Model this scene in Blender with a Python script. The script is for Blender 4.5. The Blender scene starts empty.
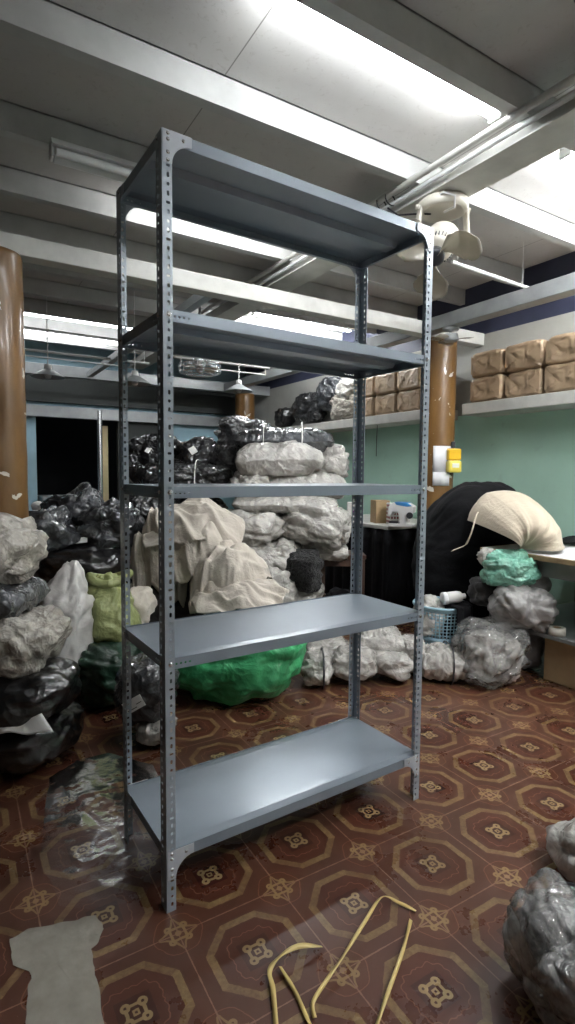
import bpy, bmesh, math, random
from mathutils import Vector, Matrix, noise
R = math.radians
SC = bpy.context.scene
COL = SC.collection

# ------------------------------------------------------------ camera, world, exposure
cam_d = bpy.data.cameras.new('camera')
cam = bpy.data.objects.new('camera', cam_d); COL.objects.link(cam)
cam_d.sensor_fit = 'VERTICAL'; cam_d.sensor_height = 24.0
cam_d.lens = 547.07 / 1024 * 24.0
cam_d.clip_start = 0.02; cam_d.clip_end = 60
cr = Vector((0.85224339, -0.52307004, 0.00888426)); cu = Vector((0.02901178, 0.0642118, 0.99751449)); cf = Vector((0.52234042, 0.84986739, -0.06989927))
cam.matrix_world = Matrix(((cr.x, cu.x, -cf.x, -0.45597), (cr.y, cu.y, -cf.y, -1.33776), (cr.z, cu.z, -cf.z, 1.17079), (0, 0, 0, 1)))
SC.camera = cam
wd = bpy.data.worlds.new('world'); SC.world = wd; wd.use_nodes = True
wd.node_tree.nodes['Background'].inputs[0].default_value = (.6, .7, .8, 1)
wd.node_tree.nodes['Background'].inputs[1].default_value = 0.05
SC.view_settings.view_transform = 'Standard'; SC.view_settings.look = 'None'
SC.view_settings.exposure = 2.08; SC.view_settings.gamma = 1.0
SC.view_settings.use_curve_mapping = False
TUBE_POWER = 12.0      # emission strength of the fluorescent tubes

# ------------------------------------------------------------ helpers
def tag(o, label=None, cat=None, group=None, kind=None):
    if label: o['label'] = label
    if cat: o['category'] = cat
    if group: o['group'] = group
    if kind: o['kind'] = kind
    return o
def empty(name, loc=(0, 0, 0), rz=0.0, **k):
    o = bpy.data.objects.new(name, None); COL.objects.link(o)
    o.location = loc; o.rotation_euler = (0, 0, rz); o.empty_display_size = .05
    return tag(o, **k)
class MB:
    def __init__(s): s.v = []; s.f = []; s.sm = []
    def add(s, vs, fs, smooth=False):
        b = len(s.v); s.v += [tuple(x) for x in vs]
        s.f += [tuple(b + i for i in f) for f in fs]; s.sm += [smooth] * len(fs); return s
    def box(s, x0, x1, y0, y1, z0, z1, M=None):
        vs = [Vector((x, y, z)) for z in (z0, z1) for x, y in ((x0, y0), (x1, y0), (x1, y1), (x0, y1))]
        if M: vs = [M @ v for v in vs]
        return s.add(vs, [(0, 3, 2, 1), (4, 5, 6, 7), (0, 1, 5, 4), (1, 2, 6, 5), (2, 3, 7, 6), (3, 0, 4, 7)])
    def cyl(s, a, b, r0, r1=None, n=16, caps=True, smooth=True):
        r1 = r0 if r1 is None else r1
        a = Vector(a); b = Vector(b); d = (b - a).normalized()
        x = d.orthogonal().normalized(); y = d.cross(x)
        vs = []
        for c, r in ((a, r0), (b, r1)):
            for i in range(n):
                t = 2 * math.pi * i / n; vs.append(c + x * math.cos(t) * r + y * math.sin(t) * r)
        s.add(vs, [(i, (i + 1) % n, n + (i + 1) % n, n + i) for i in range(n)], smooth)
        if caps:
            s.add(vs[:n], [tuple(range(n))[::-1]]); s.add(vs[n:], [tuple(range(n))])
        return s
    def lathe(s, prof, n=32, M=None, smooth=True):
        vs = []
        for r, z in prof:
            for i in range(n):
                t = 2 * math.pi * i / n; v = Vector((r * math.cos(t), r * math.sin(t), z)); vs.append(M @ v if M else v)
        fs = [(j * n + i, j * n + (i + 1) % n, (j + 1) * n + (i + 1) % n, (j + 1) * n + i) for j in range(len(prof) - 1) for i in range(n)]
        return s.add(vs, fs, smooth)
    def tube(s, pts, r, n=8, closed=False):
        pts = [Vector(p) for p in pts]; m = len(pts); rings = []; up = None
        for i, p in enumerate(pts):
            if closed: d = (pts[(i + 1) % m] - pts[i - 1]).normalized()
            else: d = (pts[min(i + 1, m - 1)] - pts[max(i - 1, 0)]).normalized()
            if up is None: up = d.orthogonal().normalized()
            up = (up - d * up.dot(d)).normalized(); w = d.cross(up)
            rings += [p + (up * math.cos(2 * math.pi * k / n) + w * math.sin(2 * math.pi * k / n)) * r for k in range(n)]
        fs = [(i * n + k, i * n + (k + 1) % n, ((i + 1) % m) * n + (k + 1) % n, ((i + 1) % m) * n + k) for i in range(m if closed else m - 1) for k in range(n)]
        s.add(rings, fs, True)
        if not closed: s.add(rings[:n], [tuple(range(n))[::-1]]); s.add(rings[-n:], [tuple(range(n))])
        return s
    def prism(s, poly, M, t):
        n = len(poly)
        vs = [M @ Vector((x, y, 0)) for x, y in poly] + [M @ Vector((x, y, t)) for x, y in poly]
        return s.add(vs, [tuple(range(n))[::-1], tuple(range(n, 2 * n))] + [(i, (i + 1) % n, n + (i + 1) % n, n + i) for i in range(n)])
    def strip(s, o, a, c, L, W, holes):
        """flat sheet from o, along a (length L), across c (width W), with real holes (pos, across, half_len, half_wid)"""
        o, a, c = Vector(o), Vector(a), Vector(c); cuts = [0.0]
        holes = sorted(holes)
        for h, g in zip(holes, holes[1:]): cuts.append((h[0] + g[0]) / 2)
        cuts.append(L)
        if not holes: return s.add([o, o + a * L, o + a * L + c * W, o + c * W], [(0, 1, 2, 3)])
        if holes[0][0] > .04: cuts[0] = holes[0][0] - .012; s.add([o, o + a * cuts[0], o + a * cuts[0] + c * W, o + c * W], [(0, 1, 2, 3)])
        if L - holes[-1][0] > .04: cuts[-1] = holes[-1][0] + .012; s.add([o + a * cuts[-1], o + a * L, o + a * L + c * W, o + a * cuts[-1] + c * W], [(0, 1, 2, 3)])
        for i, (p, q, hl, hw) in enumerate(holes):
            l0, l1 = cuts[i], cuts[i + 1]
            if l1 - l0 > .06 and i + 1 < len(holes):
                m0 = p + .012; m1 = holes[i + 1][0] - .012; 
                s.add([o + a * m0, o + a * m1, o + a * m1 + c * W, o + a * m0 + c * W], [(0, 1, 2, 3)]); l1 = m0
            if i and p - l0 > .03: l0 = p - .012
            r = min(hl, hw)
            inner = []
            for k in range(12):
                t = 2 * math.pi * (k + .5) / 12; ct, st = math.cos(t), math.sin(t)
                inner.append((p + ct * r + (hl - r) * (1 if ct > 0 else -1), q + st * r + (hw - r) * (1 if st > 0 else -1)))
            outer = []
            for k in range(12):
                t = 2 * math.pi * (k + .5) / 12; ct, st = math.cos(t), math.sin(t); m = max(abs(ct), abs(st)); 
                ct /= m; st /= m
                outer.append((p + ct * ((l1 - p) if ct > 0 else (p - l0)), q + st * ((W - q) if st > 0 else q)))
            P = lambda t: o + a * t[0] + c * t[1]
            vs = [P(t) for t in inner] + [P(t) for t in outer]
            s.add(vs, [(k, 12 + k, 12 + (k + 1) % 12, (k + 1) % 12) for k in range(12)])
        return s
    def build(s, name, mat, parent=None, bevel=0, solid=0, **k):
        me = bpy.data.meshes.new(name); me.from_pydata(s.v, [], s.f)
        me.polygons.foreach_set('use_smooth', s.sm); me.update()
        o = bpy.data.objects.new(name, me); COL.objects.link(o); o.parent = parent
        if mat: me.materials.append(mat)
        if solid:
            m = o.modifiers.new('s', 'SOLIDIFY'); m.thickness = solid; m.offset = -1
        if bevel:
            m = o.modifiers.new('b', 'BEVEL'); m.width = bevel; m.segments = 2; m.limit_method = 'ANGLE'
        return tag(o, **k)
def setpose(o, loc, rz=0): o.location = loc; o.rotation_euler = (0, 0, rz); return o
def copy_tree(o, parent=None):
    c = o.copy(); COL.objects.link(c); c.parent = parent
    for ch in list(o.children): copy_tree(ch, c)
    return c

# ------------------------------------------------------------ node helper
class NT:
    def __init__(s, name):
        s.m = bpy.data.materials.new(name); s.m.use_nodes = True; s.t = s.m.node_tree; s.n = s.t.nodes; s.l = s.t.links
        s.b = s.n['Principled BSDF']; s.out = s.n['Material Output']
    def new(s, ty, **k):
        n = s.n.new(ty)
        for a, b in k.items(): setattr(n, a, b)
        return n
    def put(s, sock, v):
        if isinstance(v, (int, float)): sock.default_value = v
        elif isinstance(v, tuple): sock.default_value = v if len(v) == len(sock.default_value) else (*v, 1)
        else: s.l.new(v, sock)
    def math(s, op, a, b=None, c=None, clamp=False):
        n = s.new('ShaderNodeMath', operation=op); n.use_clamp = clamp
        for i, v in enumerate((a, b, c)):
            if v is not None: s.put(n.inputs[i], v)
        return n.outputs[0]
    def mix(s, f, a, b, bt='MIX'):
        n = s.new('ShaderNodeMix', data_type='RGBA', blend_type=bt)
        s.put(n.inputs['Factor'], f); s.put(n.inputs[6], a); s.put(n.inputs[7], b); return n.outputs[2]
    def coord(s, w='Object', scale=None, rot=None, loc=None):
        o = s.new('ShaderNodeTexCoord').outputs[w]
        if scale or rot or loc:
            m = s.new('ShaderNodeMapping'); s.l.new(o, m.inputs[0])
            if scale: m.inputs['Scale'].default_value = scale
            if rot: m.inputs['Rotation'].default_value = rot
            if loc: m.inputs['Location'].default_value = loc
            o = m.outputs[0]
        return o
    def noise(s, co, sc, det=4, rough=.5, dist=0, ty='FBM', w=None):
        n = s.new('ShaderNodeTexNoise'); n.noise_type = ty; n.normalize = True
        s.l.new(co, n.inputs['Vector']); n.inputs['Scale'].default_value = sc; n.inputs['Detail'].default_value = det
        n.inputs['Roughness'].default_value = rough; n.inputs['Distortion'].default_value = dist
        return n.outputs[0]
    def ramp(s, v, *stops):
        n = s.new('ShaderNodeValToRGB'); s.l.new(v, n.inputs[0]); e = n.color_ramp.elements
        while len(e) < len(stops): e.new(.5)
        for el, (p, c) in zip(e, stops): el.position = p; el.color = (*c, 1) if isinstance(c, tuple) else (c, c, c, 1)
        return n.outputs[0]
    def bump(s, h, strength=.5, dist=.01):
        n = s.new('ShaderNodeBump'); s.l.new(h, n.inputs['Height']); n.inputs['Strength'].default_value = strength; n.inputs['Distance'].default_value = dist
        return n.outputs[0]
    def set(s, **k):
        for a, v in k.items(): s.put(s.b.inputs[a.replace('_', ' ')], v)
        return s
def simple(name, col, rough=.5, metal=0.0, var=.12, nscale=6, bump=0, bscale=40, coat=0, dist=.004):
    t = NT(name); co = t.coord()
    n = t.noise(co, nscale, 5, .6)
    dark = tuple(c * (1 - var) for c in col); lite = tuple(min(1, c * (1 + var)) for c in col)
    t.set(Base_Color=t.ramp(n, (.3, dark), (.7, lite)), Roughness=rough, Metallic=metal)
    if coat: t.set(Coat_Weight=coat, Coat_Roughness=.1)
    if bump: t.set(Normal=t.bump(t.noise(co, bscale, 4), bump, dist))
    return t.m
def wrap(name, col, col2, bs=1.0, coat=1.0, crough=.09, scale=5.0, rough=.55, sheen=.0):
    """cloth seen through clear crinkled plastic film"""
    t = NT(name); co = t.coord()
    n1 = t.noise(co, scale, 4, .55, .6)
    base = t.ramp(n1, (.35, col2), (.62, col))
    wn = t.new('ShaderNodeTexNoise'); t.l.new(co, wn.inputs['Vector']); wn.inputs['Scale'].default_value = scale * .8; wn.inputs['Detail'].default_value = 3
    va = t.new('ShaderNodeVectorMath', operation='MULTIPLY_ADD'); t.l.new(wn.outputs['Color'], va.inputs[0]); va.inputs[1].default_value = (.22, .22, .22); t.l.new(co, va.inputs[2])
    hs = []
    for f_ in (2.4, 6.0):
        vo = t.new('ShaderNodeTexVoronoi'); t.l.new(va.outputs[0], vo.inputs['Vector']); vo.inputs['Scale'].default_value = scale * f_; hs.append(vo.outputs['Distance'])
    h = t.math('ADD', hs[0], t.math('MULTIPLY', hs[1], .4))
    t.set(Base_Color=base, Roughness=rough, Coat_Weight=coat, Coat_Roughness=crough, Normal=t.bump(t.math('ADD', t.noise(co, scale * 2, 4, .55, .8), t.math('MULTIPLY', h, .5)), .7 * bs, .035), Coat_Normal=t.bump(h, min(1, .9 * bs), .045)); t.b.inputs['Coat IOR'].default_value = 1.7
    return t.m
def cloth(name, col, var=.1, wr=.4, scale=9, rough=.9, sheen=.15):
    t = NT(name); co = t.coord()
    n = t.noise(co, scale, 4, .6, .5); 
    t.set(Base_Color=t.ramp(t.noise(co, 4, 4), (.3, tuple(c * (1 - var) for c in col)), (.7, tuple(min(1, c * (1 + var)) for c in col))), Roughness=rough,
          Normal=t.bump(t.math('ADD', n, t.math('MULTIPLY', t.noise(co, 300, 2), .05)), wr, .03))
    t.b.inputs['Sheen Weight'].default_value = sheen; t.b.inputs['Specular IOR Level'].default_value = .25
    return t.m
def emit(name, col, st):
    t = NT(name); t.set(Base_Color=(.9, .9, .9), Emission_Color=col, Emission_Strength=st); return t.m

M = {}
M['post'] = simple('blue_grey_painted_steel', (.31, .36, .40), .34, .25, .05, 10, coat=.3)
M['shelf'] = simple('light_blue_grey_painted_steel', (.235, .28, .325), .34, .25, .05, 5, bump=.04, bscale=14, coat=.15)
M['gusset'] = simple('grey_plate_lit_tone', (.46, .50, .54), .4, .2, .05)  # paler than the posts: light falling on the gussets is put into the colour
M['bolt'] = simple('zinc_bolt', (.75, .76, .78), .25, .9, .05)
M['beam_light'] = simple('worn_white_painted_steel', (.56, .555, .52), .5, 0, .16, 5, bump=.1)
M['beam_grey'] = simple('grey_painted_steel', (.30, .315, .32), .42, .1, .15, 5, bump=.08, coat=.2)
M['joist'] = simple('pale_painted_joist', (.50, .50, .485), .5, 0, .14, 4, bump=.08)
M['white_metal'] = simple('white_lamp_housing', (.75, .76, .76), .35, 0, .04)
M['cream_plastic'] = simple('cream_fan_plastic', (.70, .66, .58), .4, 0, .06)
M['dark_plastic'] = simple('dark_plastic', (.03, .03, .035), .35, 0, .1)
M['blade'] = None
M['tube'] = emit('fluorescent_tube', (.93, .97, 1.0), TUBE_POWER)
M['tube_far'] = emit('fluorescent_tube_far', (.95, .97, 1.0), TUBE_POWER * .45)
M['tube_right'] = emit('fluorescent_tube_right', (.95, .98, 1.0), TUBE_POWER * 2.4)
M['tube_mid'] = emit('fluorescent_tube_mid', (.95, .98, 1.0), TUBE_POWER * 3.2)
M['fill_dim'] = emit('fill_tube_dim', (.95, .98, 1.0), TUBE_POWER * 1.0)  # for the added fill tube above the top shelf
M['fill_near'] = emit('fill_tube_strong', (.97, .98, 1.0), TUBE_POWER * 5.6)  # for the two added fill tubes on the right, out of view
M['fill_soft'] = emit('fill_tube_soft', (.97, .98, 1.0), TUBE_POWER * 1.6)  # for the added fill tube above the camera
M['wood'] = simple('worn_wood_edge', (.30, .22, .12), .6, 0, .3, 12, bump=.2)
M['dark_wood'] = simple('dark_brown_wood', (.055, .028, .018), .4, 0, .3, 14, bump=.1)
M['table_grey'] = simple('grey_table_steel', (.20, .21, .205), .5, .1, .1)
M['table_top'] = simple('grey_laminate_top', (.36, .37, .35), .45, 0, .08)
M['black_plastic'] = wrap('black_plastic_film', (.006, .006, .007), (.002, .002, .003), .45, .8, .14, 4, .35)
M['black_wrap'] = wrap('black_cloth_in_film', (.014, .0145, .017), (.004, .004, .005), .9, 1, .1, 5)
M['grey_wrap'] = wrap('charcoal_cloth_in_film', (.045, .050, .058), (.014, .015, .018), .8, 1, .1, 5)
M['cream_wrap'] = wrap('cream_cloth_in_film', (.56, .52, .45), (.33, .30, .26), .75, .8, .12, 7)
M['white_wrap'] = wrap('white_cloth_in_film', (.57, .55, .51), (.31, .295, .27), .9, 1, .1, 5)
M['white_sack'] = wrap('white_woven_sack', (.60, .59, .57), (.48, .46, .44), .35, .2, .4, 4)
M['olive_sack'] = wrap('pale_olive_sack', (.33, .37, .15), (.22, .25, .09), .6, .35, .3, 5)
M['green_sack'] = wrap('bright_green_sack', (.035, .33, .12), (.02, .20, .07), .55, .35, .32, 4)
M['dark_green'] = wrap('dark_green_sack', (.01, .05, .025), (.005, .02, .01), .5, .3, .3, 4)
M['mint_film'] = wrap('mint_green_film', (.22, .50, .38), (.12, .36, .27), .8, 1, .12, 7)
M['silver_cloth'] = wrap('silver_grey_fabric', (.36, .35, .34), (.20, .195, .19), .6, .4, .3, 5)
M['grey_cloth'] = cloth('dim_grey_fabric', (.20, .195, .19), .2)
M['dark_cloth'] = cloth('charcoal_fabric', (.045, .042, .042), .2)
M['beige_cloth'] = cloth('beige_garment_cloth', (.56, .51, .44), .07, .6)
M['black_cloth'] = cloth('black_fabric', (.0028, .0028, .004), .3, .3, sheen=.0)
M['black_fuzz'] = cloth('fuzzy_black_fabric', (.008, .0075, .0075), .4, 1.0, 60)
M['cream_cloth'] = cloth('cream_fabric', (.60, .52, .40), .05, .4)
M['paper'] = simple('white_paper', (.80, .80, .82), .7, 0, .03)
M['label_white'] = simple('white_sticker', (.78, .77, .74), .5, 0, .05)
M['ink'] = simple('black_ink', (.02, .02, .02), .6)
M['blue_basket'] = simple('pale_blue_plastic', (.30, .46, .54), .35, 0, .06)
M['white_plastic'] = simple('white_plastic', (.72, .71, .70), .35, 0, .05)
M['cardboard'] = simple('cardboard', (.40, .28, .15), .8, 0, .1, 8, bump=.1)
M['yellow'] = simple('yellow_plastic', (.85, .50, .02), .3, 0, .05, coat=.5)
M['yellow_light'] = simple('pale_yellow_plastic', (.9, .75, .12), .3, 0, .05, coat=.5)
M['strap_yellow'] = simple('yellow_packing_strap', (.58, .44, .16), .4, 0, .1)
M['blue_plastic'] = simple('blue_machine_plastic', (.04, .22, .50), .35)
M['purple'] = simple('purple_print', (.35, .10, .38), .5)
M['red_print'] = simple('dark_red_print', (.28, .06, .07), .5)
M['cement'] = simple('bare_cement', (.27, .25, .21), .75, 0, .15, 18, bump=.3, bscale=60)
M['wall_grey'] = simple('grey_plaster', (.36, .36, .33), .85, 0, .12, 3, bump=.15)
M['wall_navy'] = simple('dark_blue_paint', (.035, .04, .075), .6, 0, .2, 3)
M['wall_blue'] = simple('pale_blue_paint', (.32, .50, .58), .6, 0, .06)
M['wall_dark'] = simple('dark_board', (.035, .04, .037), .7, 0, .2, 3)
M['unlit_room'] = simple('unlit_room_shade', (.012, .013, .013), .9)  # near-black colour stands in for the darkness of the room beyond the opening
M['door_glow'] = simple('pale_yellow_door', (.55, .45, .25), .6)

# green wall: mint paint with stains
t = NT('mint_green_wall_paint'); co = t.coord()
c1 = t.ramp(t.noise(co, 1.5, 6, .6), (.3, (.45, .70, .58)), (.7, (.53, .79, .66)))
st = t.ramp(t.noise(co, 9, 6, .7), (.60, 0.0), (.74, 1.0))
t.set(Base_Color=t.mix(t.math('MULTIPLY', st, .3), c1, (.26, .38, .32)), Roughness=.6, Normal=t.bump(t.noise(co, 30, 4), .12, .01)); M['wall_green'] = t.m
# ceiling boards with scuffs and seams
t = NT('ceiling_board'); co = t.coord('Object')
sep = t.new('ShaderNodeSeparateXYZ'); t.l.new(co, sep.inputs[0])
fx = t.math('ABSOLUTE', t.math('SUBTRACT', t.math('FRACT', t.math('DIVIDE', t.math('SUBTRACT', sep.outputs[0], .55 - 12.6 - .63), 1.26)), .5))
seam = t.math('LESS_THAN', fx, .0022)
scr = t.ramp(t.noise(co, 22, 8, .75, 1.5), (.57, 0.0), (.63, 1.0))
base = t.ramp(t.noise(co, 1.3, 5, .6), (.3, (.47, .455, .44)), (.7, (.60, .58, .555)))
base = t.mix(t.math('MULTIPLY', scr, .38), base, (.36, .33, .30))
base = t.mix(t.math('MULTIPLY', seam, .8), base, (.16, .15, .14))
t.set(Base_Color=base, Roughness=.7, Normal=t.bump(t.noise(co, 25, 4), .1, .005)); M['ceiling'] = t.m
# brown pillar: glossy tape-wrapped with flaked white spots
t = NT('brown_glossy_pillar_paint'); co = t.coord()
base = t.ramp(t.noise(t.coord('Object', scale=(3, 3, .8)), 2.5, 5, .6), (.3, (.12, .058, .014)), (.7, (.21, .105, .027)))
fl = t.ramp(t.noise(co, 11, 3, .5, .4), (.665, 0.0), (.675, 1.0))
t.set(Base_Color=t.mix(fl, base, (.65, .60, .52)), Roughness=.42, Coat_Weight=.2, Coat_Roughness=.12, Normal=t.bump(t.noise(t.coord('Object', scale=(2, 2, 12)), 2, 3), .15, .01)); M['pillar'] = t.m
# kraft paper
t = NT('brown_kraft_paper'); co = t.coord()
t.set(Base_Color=t.ramp(t.noise(co, 7, 5, .6, .5), (.3, (.34, .235, .145)), (.7, (.47, .34, .215))), Roughness=.55, Coat_Weight=.35, Coat_Roughness=.2,
      Normal=t.bump(t.noise(co, 9, 5, .6, 1.2, 'RIDGED_MULTIFRACTAL'), .8, .03)); M['kraft'] = t.m
M['kraft_dark'] = simple('kraft_fold', (.27, .18, .105), .6, 0, .1)
# fan blade: translucent grey plastic
t = NT('smoky_translucent_blade'); t.set(Base_Color=(.52, .48, .41), Roughness=.2, Coat_Weight=.5)
tr = t.new('ShaderNodeBsdfTransparent'); mx = t.new('ShaderNodeMixShader'); mx.inputs[0].default_value = .62
tr.inputs[0].default_value = (.8, .78, .72, 1)
t.l.new(tr.outputs[0], mx.inputs[1]); t.l.new(t.b.outputs[0], mx.inputs[2]); t.l.new(mx.outputs[0], t.out.inputs[0]); M['blade'] = t.m
# clear film
def film(name, amount, tint=(.85, .85, .85), sc=7, rough=.08, bs=1.0, ior=1.5):
    t = NT(name); co = t.coord()
    h = t.math('ADD', t.noise(co, sc, 5, .55, 1.2, 'RIDGED_MULTIFRACTAL'), t.math('MULTIPLY', t.noise(co, sc * 4, 3), .3))
    nb = t.bump(h, bs, .03)
    t.set(Base_Color=tint, Roughness=rough, Normal=nb); t.b.inputs['Specular IOR Level'].default_value = 1.0
    tr = t.new('ShaderNodeBsdfTransparent'); mx = t.new('ShaderNodeMixShader'); mx.inputs[0].default_value = amount
    gl = t.new('ShaderNodeBsdfGlossy'); gl.inputs['Roughness'].default_value = rough; t.l.new(nb, gl.inputs['Normal'])
    fr = t.new('ShaderNodeFresnel'); fr.inputs[0].default_value = ior; t.l.new(nb, fr.inputs['Normal'])
    m2 = t.new('ShaderNodeMixShader'); t.l.new(fr.outputs[0], m2.inputs[0])
    t.l.new(tr.outputs[0], mx.inputs[1]); t.l.new(t.b.outputs[0], mx.inputs[2])
    t.l.new(mx.outputs[0], m2.inputs[1]); t.l.new(gl.outputs[0], m2.inputs[2]); t.l.new(m2.outputs[0], t.out.inputs[0]); return t.m
M['film'] = film('clear_film', .22, (.75, .74, .72))
M['floor_film'] = film('clear_sheet_on_floor', .03, (.3, .28, .27), 6, .2, .22, 1.16)

# patterned floor tiles, 29.9 cm
def floor_mat():
    t = NT('brown_patterned_tiles'); T = .2985
    co = t.coord('Object', rot=(0, 0, R(.4)))
    sp = t.new('ShaderNodeSeparateXYZ'); t.l.new(co, sp.inputs[0])
    A = lambda a, b: t.math('ADD', a, b); S = lambda a, b: t.math('SUBTRACT', a, b); X = lambda a, b: t.math('MULTIPLY', a, b)
    mx = lambda a, b: t.math('MAXIMUM', a, b); mn = lambda a, b: t.math('MINIMUM', a, b)
    ab = lambda a: t.math('ABSOLUTE', a)
    wob = t.noise(co, 60, 2); wb = X(S(wob, .5), .012)
    fx = A(ab(S(t.math('FRACT', t.math('DIVIDE', S(sp.outputs[0], TX - 30 * T), T)), .5)), wb)
    fy = A(ab(S(t.math('FRACT', t.math('DIVIDE', S(sp.outputs[1], TY - 30 * T), T)), .5)), wb)
    def band(v, c, w): return t.math('LESS_THAN', ab(S(v, c)), w)
    m = mx(fx, fy); sm = A(fx, fy)
    oct_ = mx(m, X(sm, .70))
    grain = t.noise(co, 90, 4, .7); gr = t.ramp(grain, (.35, .55), (.6, 1.0))
    base = t.ramp(t.noise(co, 5, 5, .6), (.3, (.070, .026, .016)), (.7, (.096, .036, .022)))
    inner = t.math('LESS_THAN', oct_, .33)
    col = t.mix(inner, base, t.ramp(t.noise(co, 8, 4), (.3, (.066, .020, .012)), (.7, (.088, .027, .015))))
    # corner star zone: slightly different brown
    cx = S(.5, fx); cy = S(.5, fy); cs = A(cx, cy); cm = mx(cx, cy)
    cd = t.math('SQRT', A(X(cx, cx), X(cy, cy)))
    zone = t.math('LESS_THAN', cd, .215); col = t.mix(X(zone, .6), col, (.10, .033, .016))
    tan = t.ramp(t.noise(co, 40, 4, .7), (.3, (.18, .115, .05)), (.7, (.265, .18, .08)))
    ringthick = band(oct_, .357, .033)
    cut = t.math('GREATER_THAN', X(sm, .70), A(m, .012))
    ring = X(ringthick, t.math('SUBTRACT', 1.0, X(cut, .3)))
    col = t.mix(X(X(ring, gr), .95), col, tan)
    # thin wavy pinkish lines
    ang = t.math('ARCTAN2', fy, fx); wav = X(t.math('SINE', X(ang, 16)), .008)
    l1 = band(A(mx(X(m, 1.0), X(sm, .62)), wav), .215, .0045)
    l2 = band(A(cd, wav), .205, .004)
    pink = (.21, .095, .055)
    col = t.mix(X(mx(l1, l2), .7), col, pink)
    # dark diamond behind the central ornament
    dk = t.math('LESS_THAN', m, .135); col = t.mix(X(dk, .75), col, (.035, .010, .008))
    # central ornament: lobed tan ring
    lob = t.math('SQRT', A(t.math('POWER', S(fx, .064), 2.0), t.math('POWER', S(fy, .064), 2.0)))
    o1 = band(lob, .026, .013)
    o2 = X(band(m, .066, .013), t.math('LESS_THAN', mn(fx, fy), .055))
    o3 = t.math('LESS_THAN', m, .026); o3 = X(o3, t.math('GREATER_THAN', m, .010))
    orn = mx(mx(o1, o2), o3)
    tan2 = (.32, .23, .11)
    col = t.mix(X(orn, .85), col, tan2)
    # corner star: four-pointed
    ps = A(t.math('SQRT', cx), t.math('SQRT', cy))
    s1 = X(band(ps, .50, .030), t.math('LESS_THAN', cm, .17)); 
    lob2 = t.math('SQRT', A(t.math('POWER', S(cx, .07), 2.0), t.math('POWER', S(cy, .07), 2.0)))
    s2 = band(lob2, .022, .012); s3 = t.math('LESS_THAN', cd, .028)
    s4 = X(band(cm, .060, .012), t.math('LESS_THAN', mn(cx, cy), .07))
    col = t.mix(X(mx(mx(s2, s3), mx(s4, X(s1, .8))), .9), col, (.28, .19, .085))
    grout = t.math('LESS_THAN', mn(cx, cy), .0055)
    col = t.mix(X(grout, .8), col, (.26, .15, .10))
    # dirt and worn speckles
    sk = t.ramp(t.noise(co, 130, 2), (.74, 0.0), (.78, 1.0)); col = t.mix(X(sk, .35), col, (.4, .36, .3))
    dirt = t.ramp(t.noise(co, 1.7, 6, .65), (.45, 0.0), (.75, 1.0)); col = t.mix(X(dirt, .3), col, (.09, .055, .035))
    rg = t.ramp(t.noise(co, 3, 6, .65), (.3, .2), (.7, .4))
    t.set(Base_Color=col, Roughness=rg, Normal=t.bump(A(t.noise(co, 8, 3), X(grout, -.3)), .06, .01))
    t.b.inputs['Specular IOR Level'].default_value = .5
    return t.m
c2, s2_ = math.cos(R(2)), math.sin(R(2))
TX, TY = 0.3 * c2 + .087 * s2_ , 0.3 * s2_ - .087 * c2
M['floor'] = floor_mat()

# ------------------------------------------------------------ room shell
U = 3.45; X0, Y0, Y1 = -2.4, -3.0, 6.3
def struct(mb, name, mat, **k): return mb.build(name, mat, kind='structure', **k)
struct(MB().box(X0 - .2, U + .2, Y0 - .2, 9.0, -.1, 0), 'floor', M['floor'])
struct(MB().box(X0 - .2, U + .2, Y0 - .2, 9.0, 2.8, 2.9), 'ceiling', M['ceiling'])
struct(MB().box(U, U + .2, Y0, Y1, 0, 1.70), 'wall_right', M['wall_green'])
struct(MB().box(U, U + .2, Y0, Y1, 1.70, 2.37), 'wall_right_upper', M['wall_grey'])
struct(MB().box(U + .0, U + .2, Y0, Y1, 2.37, 2.8), 'wall_right_top', M['wall_navy'])
struct(MB().box(X0 - .2, X0, Y0, 9, 0, 2.8), 'wall_left', M['wall_dark'])
struct(MB().box(X0 - .2, U + .2, Y0 - .2, Y0, 0, 2.8), 'wall_front', M['wall_grey'])
# back wall with a wide dark opening
b = MB().box(X0, .48, Y1, Y1 + .15, 0, 2.8).box(.48, 2.25, Y1, Y1 + .15, 1.98, 2.8).box(2.25, U + .2, Y1, Y1 + .15, 0, 2.8)
struct(b, 'wall_back', M['wall_blue'])
struct(MB().box(X0, U + .2, 8.9, 9.0, 0, 2.8), 'wall_back_far', M['unlit_room'])
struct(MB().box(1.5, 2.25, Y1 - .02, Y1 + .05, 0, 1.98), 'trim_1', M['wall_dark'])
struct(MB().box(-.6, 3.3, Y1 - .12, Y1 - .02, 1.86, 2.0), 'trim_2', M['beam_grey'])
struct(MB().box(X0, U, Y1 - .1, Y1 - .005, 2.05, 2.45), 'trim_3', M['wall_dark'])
struct(MB().box(U - .3, U, Y0, 1.80, 1.665, 1.755).box(U - .3, U, 2.10, Y1, 1.665, 1.755), 'trim_4', M['beam_light'], bevel=.006)
struct(MB().box(3.22, 3.27, 1.98, 2.05, 0, 2.27), 'trim_5', M['joist'], bevel=.004)
# ceiling joists (channels) running across
for i, v in enumerate([-2.3, -1.7, -1.05, -.42, .18, .82, 1.48, 2.06, 2.64, 3.24, 3.84, 4.44, 5.04, 5.64]):
    b = MB().box(X0, U, v, v + .006, 2.68, 2.8).box(X0, U, v, v + .055, 2.674, 2.68).box(X0, U, v, v + .055, 2.794, 2.8)
    b.box(X0, U, v + .049, v + .055, 2.68, 2.695)
    struct(b, 'ceiling_joist', M['joist'])
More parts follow.
